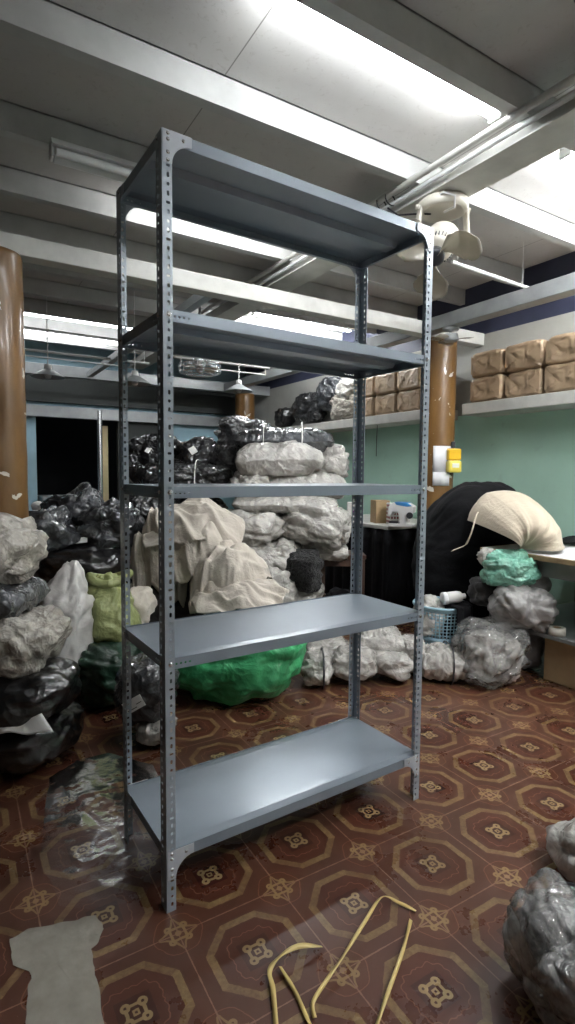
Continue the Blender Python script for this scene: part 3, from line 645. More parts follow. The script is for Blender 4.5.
BAGS = [
 ('black_bag', 'black plastic bag on the floor, bottom of the left front stack', 'bag', 'stack of bags at the left edge', 'black_plastic', 'lump', (-0.255,1.062,0.110), (0.471,0.420,0.219), -31.6, 0),
 ('black_bag', 'black plastic bag squeezed under the cream garment bag in the left front stack', 'bag', 'stack of bags at the left edge', 'black_plastic', 'lump', (-0.247,1.097,0.281), (0.475,0.440,0.221), -31.6, 2),
 ('garment_bag', 'clear bag of cream garments with a crumpled front, middle of the left front stack', 'bag', 'stack of bags at the left edge', 'cream_wrap', 'lump', (-0.262,1.146,0.481), (0.426,0.420,0.227), -31.6, 0),
 ('garment_bag', 'thin dark grey plastic-wrapped bundle between two cream bags at the left edge', 'bag', 'stack of bags at the left edge', 'grey_wrap', 'pillow', (-0.302,1.207,0.643), (0.321,0.400,0.150), -31.6, 0),
 ('garment_bag', 'cream garment bag on top of the left front stack beside the brown pillar', 'bag', 'stack of bags at the left edge', 'cream_wrap', 'lump', (-0.297,1.243,0.840), (0.320,0.400,0.286), -31.6, 0),
 ('white_sack', 'tall white woven sack slumped behind the left front stack', 'sack', '', 'white_sack', 'sack', (-0.004,1.519,0.371), (0.288,0.340,0.726), -31.6, -6),
 ('dark_green_sack', 'dark green sack on the floor under the pale green sack', 'sack', '', 'dark_green', 'lump', (0.216,1.455,0.164), (0.287,0.360,0.328), -31.6, 0),
 ('pale_green_sack', 'pale olive green sack with rolled open rim beside the white sack', 'sack', '', 'olive_sack', 'sack', (0.234,1.587,0.404), (0.334,0.300,0.456), -31.6, 3),
 ('beige_bundle', 'small beige cloth bundle peeping out behind the left shelf post', 'bundle', '', 'beige_cloth', 'lump', (0.407,1.659,0.416), (0.190,0.250,0.223), -31.6, 0),
 ('dark_garment_bag', 'dark clear-wrapped garment bag with a white barcode sticker behind the left end of the shelving', 'bag', '', 'grey_wrap', 'lump', (0.254,0.995,0.224), (0.243,0.280,0.310), -31.6, 0),
 ('crumpled_film', 'crumpled clear plastic end on the floor below the bag with the barcode sticker', 'plastic film', '', 'white_wrap', 'lump', (0.273,0.924,0.066), (0.174,0.180,0.096), -31.6, 0),
 ('green_sack', 'big bright green woven sack lying on its side under the shelving', 'sack', '', 'green_sack', 'green', (0.809,1.231,0.187), (0.747,0.500,0.374), -31.6, 0),
 ('black_roll_bag', "long glossy black bag lying across the top of the white and green sacks' back", 'bag', 'dark bags in front of the dark doorway', 'black_plastic', 'lump', (0.228,2.138,0.611), (0.600,0.500,0.251), -31.6, 0),
 ('black_bag', 'dull black bag at the foot of the dark pile behind the white sack', 'bag', 'dark bags in front of the dark doorway', 'black_plastic', 'lump', (0.240,2.164,0.302), (0.584,0.500,0.348), -31.6, 0),
 ('black_bag', 'lowest black bag of the dark pile behind the green sacks', 'bag', 'dark bags in front of the dark doorway', 'black_plastic', 'lump', (0.253,2.192,0.088), (0.568,0.500,0.177), -31.6, 0),
 ('grey_garment_bag', 'dark grey garment bag leaning left, next to the brown pillar', 'bag', 'dark bags in front of the dark doorway', 'grey_wrap', 'lump', (0.013,2.110,0.818), (0.269,0.300,0.281), -31.6, 25),
 ('grey_garment_bag', 'dark grey garment bag forming the peak of the pile in front of the dark doorway', 'bag', 'dark bags in front of the dark doorway', 'grey_wrap', 'lump', (0.212,2.345,0.863), (0.371,0.350,0.333), -31.6, 12),
 ('grey_garment_bag', "dark grey shiny garment bag with a small white tag, right of the pile's peak", 'bag', 'dark bags in front of the dark doorway', 'grey_wrap', 'lump', (0.388,2.116,0.827), (0.348,0.350,0.305), -31.6, 6),
 ('black_wrapped_bundle', "shiny black wrapped bundle with a tiny white tag left of the shelving's front post", 'bundle', 'black wrapped bundles on the tall pile', 'black_wrap', 'lump', (0.878,2.797,1.328), (0.430,0.350,0.276), -31.6, -8),
 ('black_wrapped_bundle', 'shiny black wrapped bundle with a square white tag right of the front post', 'bundle', 'black wrapped bundles on the tall pile', 'black_wrap', 'lump', (1.127,2.525,1.312), (0.300,0.320,0.210), -31.6, 10),
 ('black_wrapped_bundle', 'long black wrapped bundle with a pale strap just above the middle shelf', 'bundle', 'black wrapped bundles on the tall pile', 'black_wrap', 'lump', (0.971,2.490,1.147), (0.819,0.400,0.205), -31.6, 0),
 ('black_wrapped_bundle', 'high black wrapped bundle under the hanging cone lamp', 'bundle', 'black wrapped bundles on the tall pile', 'black_wrap', 'lump', (1.578,2.672,1.461), (0.439,0.350,0.334), -31.6, 0),
 ('black_wrapped_bundle', 'dark bundle filling the gap left of the white pillow bag', 'bundle', 'black wrapped bundles on the tall pile', 'black_wrap', 'lump', (1.360,2.550,1.210), (0.295,0.350,0.342), -31.6, 0),
 ('black_wrapped_bundle', 'charcoal flat bundle with white ties on top of the white pillow bag', 'bundle', 'black wrapped bundles on the tall pile', 'grey_wrap', 'pillow', (1.659,2.147,1.397), (0.785,0.450,0.192), -31.6, 0),
 ('black_wrapped_bundle', 'dark wrapped bundle just under the middle shelf beside the beige cloth', 'bundle', 'black wrapped bundles on the tall pile', 'black_wrap', 'lump', (0.753,2.488,0.925), (0.413,0.400,0.242), -31.6, 0),
 ('black_wrapped_bundle', 'dark bundle hidden behind the beige cloth, upper of two', 'bundle', 'black wrapped bundles on the tall pile', 'black_wrap', 'lump', (1.078,2.693,0.836), (0.684,0.340,0.373), -31.6, 0),
 ('black_wrapped_bundle', 'dark bundle hidden behind the beige cloth, lower of two', 'bundle', 'black wrapped bundles on the tall pile', 'black_wrap', 'lump', (1.036,2.612,0.369), (0.752,0.360,0.737), -31.6, 0),
 ('white_garment_bag', 'plump off-white pillow bag topped by the charcoal bundle', 'bag', 'white garment bags in the tall pile', 'white_wrap', 'pillow', (1.546,2.028,1.260), (0.684,0.450,0.242), -31.6, 2),
 ('white_garment_bag', 'small crinkled clear bag at the right end of the plump pillow bag', 'bag', 'white garment bags in the tall pile', 'white_wrap', 'lump', (1.921,1.915,1.259), (0.234,0.300,0.234), -31.6, -10),
 ('white_garment_bag', "crinkled white bag just above the middle shelf's left half", 'bag', 'white garment bags in the tall pile', 'white_wrap', 'lump', (1.383,2.114,1.092), (0.342,0.350,0.192), -31.6, 0),
 ('white_garment_bag', "smooth white bag just above the middle shelf's right half", 'bag', 'white garment bags in the tall pile', 'white_wrap', 'pillow', (1.733,1.958,1.090), (0.621,0.420,0.217), -31.6, -3),
 ('white_garment_bag', 'flat white bag directly below the middle shelf', 'bag', 'white garment bags in the tall pile', 'white_wrap', 'pillow', (1.568,1.990,0.955), (0.813,0.450,0.143), -31.6, 0),
 ('white_garment_bag', 'white bag with a pale square sticker beside the beige cloth', 'bag', 'white garment bags in the tall pile', 'white_wrap', 'lump', (1.298,2.025,0.799), (0.514,0.400,0.264), -31.6, 6),
 ('white_garment_bag', 'large sagging white bag hanging over the brown cabinet', 'bag', 'white garment bags in the tall pile', 'white_wrap', 'lump', (1.717,1.827,0.812), (0.493,0.420,0.324), -31.6, -12),
 ('white_garment_bag', 'clear crinkled bag in the middle of the white pile', 'bag', 'white garment bags in the tall pile', 'white_wrap', 'lump', (1.411,1.939,0.599), (0.458,0.400,0.250), -31.6, -5),
 ('white_garment_bag', 'thin flat white bag lying on the brown cabinet', 'bag', 'white garment bags in the tall pile', 'white_wrap', 'pillow', (1.818,1.867,0.620), (0.390,0.350,0.137), -31.6, -4),
 ('white_garment_bag', 'bulky clear bag left of the fuzzy black bag', 'bag', 'white garment bags in the tall pile', 'white_wrap', 'lump', (1.292,1.879,0.404), (0.433,0.350,0.338), -31.6, 8),
 ('white_garment_bag', "small white bag just above the fourth shelf's back edge", 'bag', 'white garment bags in the tall pile', 'white_wrap', 'lump', (1.434,1.812,0.368), (0.258,0.300,0.272), -31.6, 0),
 ('white_garment_bag', 'small white bag in front of the brown cabinet', 'bag', 'white garment bags in the tall pile', 'white_wrap', 'lump', (1.588,1.750,0.335), (0.233,0.300,0.219), -31.6, -6),
 ('white_garment_bag', 'lowest white bag of the pile behind the fourth shelf', 'bag', 'white garment bags in the tall pile', 'white_wrap', 'lump', (1.363,1.756,0.156), (0.667,0.400,0.267), -31.6, 0),
 ('fuzzy_black_bag', 'fuzzy black bag between the clear bags and the brown cabinet', 'bag', '', 'black_fuzz', 'lump', (1.549,1.706,0.515), (0.269,0.280,0.276), -31.6, 0),
 ('floor_garment_bag', 'short rolled white bag with a dark strap next to the green sack', 'bag', 'white bags in a row on the floor', 'white_wrap', 'lump', (1.252,1.112,0.091), (0.190,0.220,0.156), -31.6, 0),
 ('floor_garment_bag', "crinkled white bag on the floor between the two right shelf posts' gap", 'bag', 'white bags in a row on the floor', 'white_wrap', 'lump', (1.455,1.048,0.112), (0.261,0.260,0.153), -31.6, 0),
 ('floor_garment_bag', 'white bag on the floor left of the right front post, lower of two', 'bag', 'white bags in a row on the floor', 'white_wrap', 'lump', (1.672,0.973,0.100), (0.242,0.280,0.150), -31.6, -6),
 ('floor_garment_bag', 'white bag lying on top of the row of floor bags below the fourth shelf', 'bag', 'white bags in a row on the floor', 'white_wrap', 'pillow', (1.678,1.094,0.190), (0.309,0.280,0.143), -31.6, 0),
 ('floor_garment_bag', 'white bag partly hidden by the right front post', 'bag', 'white bags in a row on the floor', 'white_wrap', 'lump', (1.873,1.026,0.103), (0.169,0.250,0.205), -31.6, 0),
 ('floor_garment_bag', 'dusty white bag at the back of the row above the strapped one', 'bag', 'white bags in a row on the floor', 'white_wrap', 'lump', (1.447,1.289,0.112), (0.302,0.280,0.145), -31.6, 0),
 ('floor_garment_bag', 'flat white bag with a dark cord on the floor below the blue basket', 'bag', 'white bags in a row on the floor', 'white_wrap', 'pillow', (1.917,0.821,0.092), (0.288,0.260,0.184), -31.6, -3),
 ('grey_cloth_bag', 'dim grey bag on the floor under the cutting table', 'bag', '', 'grey_cloth', 'lump', (2.481,0.707,0.141), (0.245,0.220,0.282), -31.6, 0),
 ('silver_bag', "silver grey fabric bag standing on the table's lower shelf", 'bag', '', 'silver_cloth', 'lump', (2.319,0.601,0.417), (0.380,0.300,0.288), -31.6, -6),
 ('grey_bundle', 'grey cloth bundle under the green translucent bag', 'bundle', '', 'grey_cloth', 'lump', (2.426,0.723,0.549), (0.374,0.300,0.181), -31.6, -6),
 ('grey_pouch', 'round dark grey pouch beside the silver bag', 'pouch', '', 'dark_cloth', 'lump', (2.269,0.813,0.475), (0.181,0.200,0.181), -31.6, 0),
 ('grey_ledge_bag', 'round grey wrapped bag on the wall ledge beside the brown parcels', 'bag', 'bags on the wall ledge', 'grey_wrap', 'lump', (3.290,3.807,2.074), (0.458,0.220,0.389), -89.6, 0),
 ('black_ledge_bag', 'slumped black bag on the wall ledge left of the round grey bag', 'bag', 'bags on the wall ledge', 'black_wrap', 'lump', (3.290,4.256,1.958), (0.608,0.220,0.365), -89.6, 0),
 ('small_black_ledge_bag', 'small round black bag at the left end of the ledge bags', 'bag', 'bags on the wall ledge', 'black_plastic', 'lump', (3.290,4.841,1.903), (0.294,0.220,0.275), -89.6, 0),
 ('cream_ledge_bag', 'cream bag slanting on the wall ledge against the brown parcels', 'bag', 'bags on the wall ledge', 'cream_wrap', 'lump', (3.290,3.541,1.918), (0.498,0.220,0.321), -89.6, 0),
 ('clear_ledge_bag', 'crumpled clear bag above the cream bag on the ledge', 'bag', 'bags on the wall ledge', 'white_wrap', 'lump', (3.290,3.457,2.076), (0.300,0.220,0.240), -89.6, -20.0),
]
SOFT = {}
for i, bdef in enumerate(BAGS):
    SOFT[bdef[1]] = soft(*bdef, seed=i + 1)
def sticker(owner_label, off, w, h, rx=0, rz=-31.6, tilt=0, name='sticker', mat='label_white', bars=False):
    """a small white sticker stuck on the camera-side skin of its bag"""
    o = SOFT[owner_label]; c = o.location
    rzr = R(rz); right = Vector((math.cos(rzr), math.sin(rzr), 0)); front = Vector((math.sin(rzr), -math.cos(rzr), 0))
    MM = Matrix.Translation(c + right * off[0] + front * off[1] + Vector((0, 0, off[2]))) @ Matrix.Rotation(rzr, 4, 'Z') @ Matrix.Rotation(R(rx), 4, 'X') @ Matrix.Rotation(R(tilt), 4, 'Y')
    inv = (Matrix.Translation(o.location) @ o.rotation_euler.to_matrix().to_4x4()).inverted()
    p = MB().box(-w / 2, w / 2, -.001, .001, -h / 2, h / 2, inv @ MM).build(name, M[mat], o)
    if bars:
        b = MB()
        for k in range(9): b.box(-w * .42 + k * w * .022 * 1.6, -w * .42 + k * w * .022 * 1.6 + w * .014, -.0018, -.001, -h * .1, h * .38, inv @ MM)
        b.box(-w * .4, w * .1, -.0018, -.001, -h * .32, -h * .26, inv @ MM)
        b.box(w * .12, w * .4, -.0018, -.001, -h * .1, -h * .04, inv @ MM)
        b.build('printed_barcode', M['ink'], p)
def L_(s): return next(k for k in SOFT if s in k)
sticker(L_('white barcode sticker'), (-.005, .185, .0), .085, .05, -6, tilt=-30, bars=True)
sticker(L_('square white tag'), (-.01, .165, .02), .05, .06, -30, tilt=-35)
sticker(L_('tiny white tag'), (.0, .175, .01), .035, .05, -20, tilt=30)
sticker(L_("small white tag, right of the pile's peak"), (-.13, .165, -.06), .07, .035, -30, tilt=-8)
sticker(L_('pale square sticker'), (-.05, .21, .03), .07, .035, -15)
# straps round bags
def strap(owner_label, xoff, mat, w=.012, name='strap', grow=1.04):
    o = SOFT[owner_label]; dims = BAGD[owner_label]; n = 36
    vs = []
    me = o.data
    for k in range(n):
        a = 2 * math.pi * k / n; cy, cz = math.cos(a), math.sin(a)
        # support radius of the bag around x = xoff
        best = 0
        for v in SAMP(o, xoff): best = max(best, v[0] * cy + v[1] * cz)
        r = best
        for s in (-w / 2, w / 2): vs.append((xoff + s, cy * r * grow, cz * r * grow))
    b = MB().add(vs, [(2 * k, 2 * k + 1, (2 * k + 3) % (2 * n), (2 * k + 2) % (2 * n)) for k in range(n)], True)
    b.build(name, M[mat], o, solid=.002)
_c = {}
def SAMP(o, x):
    if (o.name, x) not in _c: _c[(o.name, x)] = [(v.co.y, v.co.z) for v in o.data.vertices if abs(v.co.x - x) < .02]
    return _c[(o.name, x)]
BAGD = {b[1]: b[7] for b in BAGS}
strap(L_('dark strap next to the green sack'), .03, 'dark_plastic', .010)
strap(L_('dark cord on the floor below the blue basket'), .035, 'dark_plastic', .008, 'cord')
strap(L_('with a pale strap just above'), .14, 'label_white', .008)
strap(L_('with white ties'), .12, 'label_white', .008, 'white_tie')
strap(L_('with white ties'), -.15, 'label_white', .006, 'white_tie')
# white paper sheet lying on the lowest black bag of the left stack
pc = Vector((-.262, .865, .232))
def f(u_, v_):
    x = (u_ - .5) * .20; y = (v_ - .5) * .17
    return (pc.x + x * .85 + y * .2, pc.y - x * .45 - y * .55, pc.z - y * .38 + .006 * math.sin(u_ * 9) + .01 * v_)
sheet('paper_sheet', f, 10, 10, M['label_white'], .0015, label='white printed paper in a sleeve tucked between the two black bags', cat='paper')
# rolled rim of the pale green sack
o = SOFT[L_('pale olive green sack')]; w, d, h = BAGD[L_('pale olive green sack')]
rim = [((.30 + .02 * math.sin(3 * a)) * w * math.cos(a) + .05 * w, .30 * d * math.sin(a), h * (.46 + .035 * math.sin(2 * a + 1))) for a in [k * math.pi / 16 for k in range(32)]]
MB().tube(rim, .022, 10, True).build('rolled_rim', M['olive_sack'], o)

# draped beige garments heaped on the dark pile
def drape(name, label, cat, group, mat, c, w, d, h, rz, seed, folds=1.6, amp=.03, dirn=(1, .3), hang=.5, ragged=.12, rx=0, thick=.004, n=70):
    MM = Matrix.Translation(c) @ Matrix.Rotation(R(rz), 4, 'Z') @ Matrix.Rotation(R(rx), 4, 'X')
    dn = Vector((dirn[0], dirn[1], 0)).normalized(); sd = Vector((-dn.y, dn.x, 0)); o3 = Vector((seed * 3.1, seed * 1.3, seed * .7))
    def fn(a, b):
        x = a * 2 - 1; y = b * 2 - 1
        rag = 1 + ragged * noise.noise(Vector((math.atan2(y, x) * 1.2, seed, 0)))
        X = x * math.sqrt(max(.0001, 1 - y * y * .30)) * rag; Yy = y * math.sqrt(max(.0001, 1 - x * x * .30)) * rag; rr = math.hypot(X, Yy)
        z = -(min(1.5, rr) ** 2.4) * h * (.75 + hang * .5)
        q = Vector((X * w, Yy * d, 0)) * (2.6 / max(w, d)); q = q + noise.noise_vector(q * .9 + o3) * .5
        st = Vector((q.dot(dn) * folds, q.dot(sd) * folds * .33, seed)) + o3
        fo = noise.voronoi(st)[0][0] * 1.5 + .45 * noise.voronoi(st * 2.1)[0][0] + .5 * noise.noise(q * 1.2 + o3)
        out = 1 + .5 * amp / max(w, .1) * fo * rr
        return MM @ Vector((X * w / 2 * out, Yy * d / 2 * out, z + amp * 1.35 * (fo - .7)))
    return sheet(name, fn, n, n, M[mat], thick, label=label, cat=cat, group=group)
BG = 'beige garments heaped left of the white pile'
drape('beige_garment', 'beige garment hanging down at the left, behind the front post', 'garment', BG, 'beige_cloth', (.60, 1.86, .93), .32, .36, .36, -31, 5, 1.6, .04, (1, .2), .9, rx=22)
drape('beige_garment', 'beige garment draped highest on the heap, spreading right of the front post', 'garment', BG, 'beige_cloth', (.80, 1.80, .975), .60, .46, .16, -31, 2, 1.5, .045, (.3, 1), .6, rx=14)
drape('beige_garment', 'beige garment in the middle of the heap with a dark pocket opening', 'garment', BG, 'beige_cloth', (.80, 1.68, .87), .48, .42, .24, -34, 9, 1.4, .04, (.8, .5), .6, rx=24)
drape('beige_garment', 'broad smooth beige garment bulging over the right of the heap', 'garment', BG, 'beige_cloth', (.89, 1.50, .745), .46, .40, .22, -34, 12, 1.2, .045, (.9, -.4), .6, rx=22)
drape('beige_garment', 'lowest beige garment, lying just above the fourth shelf', 'garment', BG, 'beige_cloth', (.92, 1.40, .56), .52, .36, .10, -31, 15, 1.7, .035, (.2, 1), .5, rx=12)
drape('beige_garment', 'beige sleeve hanging at the far left of the heap', 'garment', BG, 'beige_cloth', (.50, 1.93, .80), .16, .2, .34, -30, 21, 1.5, .03, (1, 0), 1.0, rx=15)
# dark folded clothes under the garments
soft('dark_garment', 'dark folded clothes under the beige garments', 'clothes', None, 'dark_cloth', 'lump', (.87, 1.96, .68), (.46, .24, .32), -31, 0, 71)
soft('dark_garment', 'dark clothes at the bottom of the beige heap', 'clothes', None, 'dark_cloth', 'lump', (.92, 1.86, .24), (.56, .28, .48), -31, 0, 72)
soft('dark_garment', 'dark clothes behind the leftmost hanging sleeve', 'clothes', None, 'dark_cloth', 'lump', (.60, 2.02, .34), (.3, .3, .68), -31, 0, 73)

# big black fabric heap leaning over the table, cream fabric thrown on it
me = lump_mesh(.72, .60, 1.14, 81, 6, ex=.8, ez=.85, lump=.06, wr=.02)
for v in me.vertices:
    t = v.co.z / 1.14 + .5
    v.co.x += .22 * max(0, t - .45) ** 1.2 * 1.0 - .05
    if t > .6 and v.co.x > 0: v.co.x *= 1.1
me.materials.append(M['black_cloth'])
heap = bpy.data.objects.new('fabric_heap', me); COL.objects.link(heap); heap.location = (2.70, 1.29, .555); heap.rotation_euler = (0, 0, R(-31.6))
tag(heap, 'big mound of black fabric between the right pillar and the cutting table', 'fabric')
rt = Vector((.852, -.523, 0)); fw_ = Vector((.523, .852, 0)); up = Vector((0, 0, 1))
G = Vector((2.38, .67, .745))
def cream(u_, v_):
    a = R(144 - 142 * u_); r = v_
    keys = [(0, .23), (.15, .28), (.3, .33), (.45, .345), (.6, .36), (1.0, .37)]
    for (k0, r0), (k1, r1) in zip(keys, keys[1:]):
        if k0 <= u_ <= k1: Rr = r0 + (r1 - r0) * (u_ - k0) / (k1 - k0)
    fo = noise.voronoi(Vector((u_ * 7.5 + .25 * math.sin(r * 4), r * .8, 3)))[0][0] * 1.6 + .6 * noise.voronoi(Vector((u_ * 17, r * 1.3, 8)))[0][0]
    am = .030 * min(1, r * 2.2) * (1.0 if u_ > .3 else .45)
    rr = r * Rr
    bulge = .17 * math.sin(min(1, r * .96) * math.pi) ** .8 - .20 * r ** 3 + am * fo
    p = G + rt * (math.cos(a) * rr) + up * (math.sin(a) * rr * .97) - fw_ * (bulge - .22 * r * r)
    if p.z < .735: p.z = .735 + .003 * fo
    return p
drp = sheet('fabric_piece', cream, 130, 40, M['cream_cloth'], .004, label='pleated cream fabric thrown over the black mound on the cutting table', cat='fabric')
def tail(a, t_):
    q = G + rt * (-.265 - .085 * a ** .7 - (.06 * max(0, a - .85) / .15)) + up * (.215 - .225 * a) - fw_ * (.05 + .05 * math.sin(a * 3))
    wd_ = .010 + .03 * max(0, a - .7)
    return q + (rt * .8 + up * (.6 if a > .8 else -.2)) * wd_ * (t_ - .5)
sheet('selvedge_tail', tail, 30, 3, M['cream_cloth'], .003, drp)

# mint green translucent bag at the table end
mg = lump_mesh(.30, .20, .20, 91, 5, lump=.12, wr=.06); mg.materials.append(M['mint_film'])
o = bpy.data.objects.new('green_film_bag', mg); COL.objects.link(o); o.location = (2.28, .66, .635); o.rotation_euler = (0, 0, R(-31.6))
tag(o, 'translucent mint green plastic bag bulging at the corner of the cutting table', 'bag')
soft('film_scrap', 'scrap of clear shiny film poking up left of the mint green bag', 'plastic film', None, 'white_wrap', 'lump', (2.19, .75, .70), (.10, .06, .10), -20, 30, 93)

# ------------------------------------------------------------ cutting table on the right
tb = empty('cutting_table', (2.9, -.1, 0), label='grey cutting table with worn wooden edge and lower shelf along the right wall', cat='table')
def at_(o, mb, *a, **k): # build in world coordinates then reparent
    x = mb.build(*a, **k)
    inv = (Matrix.Translation(o.location) @ o.rotation_euler.to_matrix().to_4x4()).inverted()
    x.data.transform(inv); x.parent = o; return x
at_(tb, MB().box(2.36, 3.40, -1.5, .92, .70, .722), 'tabletop', M['table_top'], bevel=.003)
at_(tb, MB().box(2.345, 2.36, -1.5, .92, .695, .724).box(2.36, 3.4, .92, .932, .695, .722), 'wood_edging', M['wood'], bevel=.002, label='worn wooden edging strip')
at_(tb, MB().box(2.40, 2.43, -1.48, .88, .60, .70).box(2.43, 3.36, .85, .88, .60, .70), 'apron', M['table_grey'])
at_(tb, MB().box(2.36, 3.30, -1.48, .86, .262, .285), 'lower_shelf', M['table_grey'], bevel=.003)
for x, y in ((2.38, .82), (2.38, .14), (3.3, .82), (2.38, -1.4), (3.3, -1.4)):
    at_(tb, MB().box(x, x + .045, y, y + .045, 0, .695), 'leg', M['table_grey'], bevel=.003)
def pap(u_, v_): return (2.36 + .5 * u_, -.3 + .95 * v_ , .726 + .003 * math.sin(v_ * 7 + u_ * 3))
sheet('paper_sheet', pap, 12, 20, M['paper'], .001, label='white pattern paper lying on the cutting table at the right edge', cat='paper')
def blk(u_, v_): return (2.92 + .42 * u_, .2 + .62 * v_, .735 + .012 * math.sin(v_ * 11 + 2 * u_) + .035 * math.sin(u_ * 3.1))
sheet('fabric_scrap', blk, 20, 30, M['black_cloth'], .004, label='strip of black fabric on the cutting table beside the cream fabric', cat='fabric')
# tape roll on the lower shelf
tp = MB().lathe([(.022, 0), (.045, 0), (.045, .042), (.022, .042), (.022, 0)], 28).build('tape_roll', M['cream_plastic'], label='roll of beige tape on the lower shelf of the cutting table', cat='tape'); setpose(tp, (2.405, .43, .286))
MB().lathe([(.0205, .001), (.0225, .001), (.0225, .041), (.0205, .041), (.0205, .001)], 24).build('cardboard_core', M['cardboard'], tp)
bx = MB().box(-.14, .14, -.16, .16, 0, .25).build('cardboard_box', M['cardboard'], bevel=.006, label='plain cardboard box on the floor under the cutting table at the right edge', cat='box'); setpose(bx, (2.57, .36, 0), R(3))
MB().box(-.141, .141, -.02, .02, .245, .2515).build('packing_tape', M['cream_plastic'], bx)

# clear bag of white scraps in front of the table
cb = empty('clear_bag', (2.13, .66, 0), R(-31.6), label='round clear plastic bag stuffed with white scraps on the floor in front of the table', cat='bag')
mm = lump_mesh(.30, .24, .25, 95, 5, lump=.2, wr=.09); mm.materials.append(M['white_wrap'])
x = bpy.data.objects.new('white_contents', mm); COL.objects.link(x); x.parent = cb; x.location = (0, 0, .13)
mm = lump_mesh(.385, .31, .33, 96, 5, lump=.12, wr=.09); mm.materials.append(M['film'])
x = bpy.data.objects.new('clear_film', mm); COL.objects.link(x); x.parent = cb; x.location = (0, 0, .158)

# laundry basket with perforated wall
bk = empty('plastic_basket', (2.12, 1.02, 0), label='pale blue perforated plastic laundry basket between the shelving and the table', cat='basket')
b = MB(); NB, rows = 44, 16
def BR(z): return .128 + .035 * z / .30
for z0, z1 in ((0, .02), (.135, .155), (.285, .305)):
    b.lathe([(BR(z0), z0), (BR(z0) + .004, z0), (BR(z1) + .004, z1), (BR(z1), z1), (BR(z0), z0)], NB)
b.cyl((0, 0, 0), (0, 0, .006), .128, .128, NB)
for i in range(NB):
    a = 2 * math.pi * i / NB; b.tube([(BR(z) * math.cos(a), BR(z) * math.sin(a), z) for z in (0, .1, .2, .3)], .0036, 5)
for k in range(rows + 1):
    z = .02 + .27 * k / rows
    b.tube([(BR(z) * math.cos(2 * math.pi * i / NB), BR(z) * math.sin(2 * math.pi * i / NB), z) for i in range(NB)], .0026, 5, True)
b.build('basket_wall', M['blue_basket'], bk); bk.scale = (1, 1, 1.22)
MB().tube([(.166 * math.cos(a), .166 * math.sin(a), .305) for a in [k * math.pi / 20 for k in range(40)]], .008, 8, True).build('rim', M['blue_basket'], bk)
soft('basket_scraps', 'crumpled clear and white film filling the left of the blue basket', 'plastic film', None, 'white_wrap', 'lump', (2.04, 1.04, .30), (.17, .2, .24), -31, 0, 97)
def bcl(u_, v_):
    a = R(-108 + 75 * u_); r = .172 - .10 * max(0, .35 - v_) * 2.8; z = .388 - max(0, v_ - .3) * (.20 - .06 * (u_ < .25)) + .006 * math.sin(u_ * 14)
    return (2.107 + (r + .006 * math.sin(u_ * 17)) * math.cos(a), 1.00 + (r + .006 * math.sin(u_ * 17)) * math.sin(a), z)
sheet('black_cloth_piece', bcl, 40, 20, M['black_cloth'], .004, label='black cloth hanging over the right rim of the blue basket', cat='cloth')
soft('dark_garment', 'black clothes inside the right half of the blue basket', 'clothes', None, 'black_cloth', 'lump', (2.16, 1.0, .28), (.17, .2, .22), -31, 0, 98)
bt = MB().lathe([(0, 0), (.033, 0), (.036, .006), (.036, .09), (.030, .112), (.016, .122), (.016, .14), (.0, .14)], 28).build('plastic_bottle', M['white_plastic'], label='white plastic jar lying on top of the blue basket', cat='bottle')
bt.location = (2.06, .95, .425); bt.rotation_euler = (0, R(84), R(-25))
MB().lathe([(0, -.004), (.037, -.004), (.038, .0), (.038, .022), (.0, .022)], 28).build('bottle_cap', M['white_metal'], bt)

# ------------------------------------------------------------ items on the pillar and the back table
def onp(a0, a1, z0, z1, r, name, mat, label, cat, n=14):
    vs = []
    for i in range(n + 1):
        a = R(a0 + (a1 - a0) * i / n); rr = r + .002 * math.sin(i)
        for z in (z0, z1): vs.append((2.985 + rr * math.cos(a), 1.90 + rr * math.sin(a), z))
    return MB().add(vs, [(2 * i, 2 * i + 2, 2 * i + 3, 2 * i + 1) for i in range(n)], True).build(name, mat, solid=.0015, label=label, cat=cat)
onp(-150, -80, 1.19, 1.405, .139, 'paper_sheet', M['paper'], 'white paper sheet pasted on the right brown pillar', 'paper')
onp(-149, -92, 1.085, 1.195, .1415, 'paper_sheet', M['paper'], 'lower white paper flap on the right brown pillar', 'paper')
an = R(-86); yb = empty('yellow_box', (2.985 + .165 * math.cos(an), 1.90 + .165 * math.sin(an), 1.29), an + math.pi / 2 - R(25), label='yellow plastic box hanging on the white paper of the right brown pillar', cat='box')
MB().box(-.055, .055, -.03, .025, .0, .095).build('box_top', M['yellow'], yb, bevel=.01)
MB().box(-.057, .057, -.042, .025, -.10, -.002).build('box_bottom', M['yellow_light'], yb, bevel=.016, label='paler yellow lower half')
MB().box(-.03, .03, -.0445, -.040, -.06, -.025).build('white_label', M['label_white'], yb, bevel=.004)
MB().box(-.015, .015, .0, .02, .10, .15).build('hanger', M['dark_plastic'], yb, bevel=.003)
bt_ = empty('work_table', (2.95, 2.5, 0), label='narrow pale table with a black skirt behind the shelving, left of the right pillar', cat='table')
at_(bt_, MB().box(2.60, 3.40, 2.06, 3.2, .715, .745), 'tabletop', M['beam_light'], bevel=.004)
for x, y in ((2.66, 2.1), (3.3, 2.1), (2.66, 3.1), (3.3, 3.1)): at_(bt_, MB().box(x, x + .04, y, y + .04, 0, .715), 'leg', M['table_grey'])
def sk(u_, v_):
    if u_ < .7: x = 2.615 + .012 * math.sin(u_ * 70); y = 3.15 - u_ / .7 * 1.07
    else: y = 2.075 + .012 * math.sin(u_ * 70); x = 2.615 + (u_ - .7) / .3 * .6
    return (x, y, .012 + .70 * v_)
x = sheet('table_skirt', sk, 120, 6, M['black_cloth'], .003, label='black gathered cloth skirt'); x.data.transform(Matrix.Translation((-2.95, -2.5, 0))); x.parent = bt_
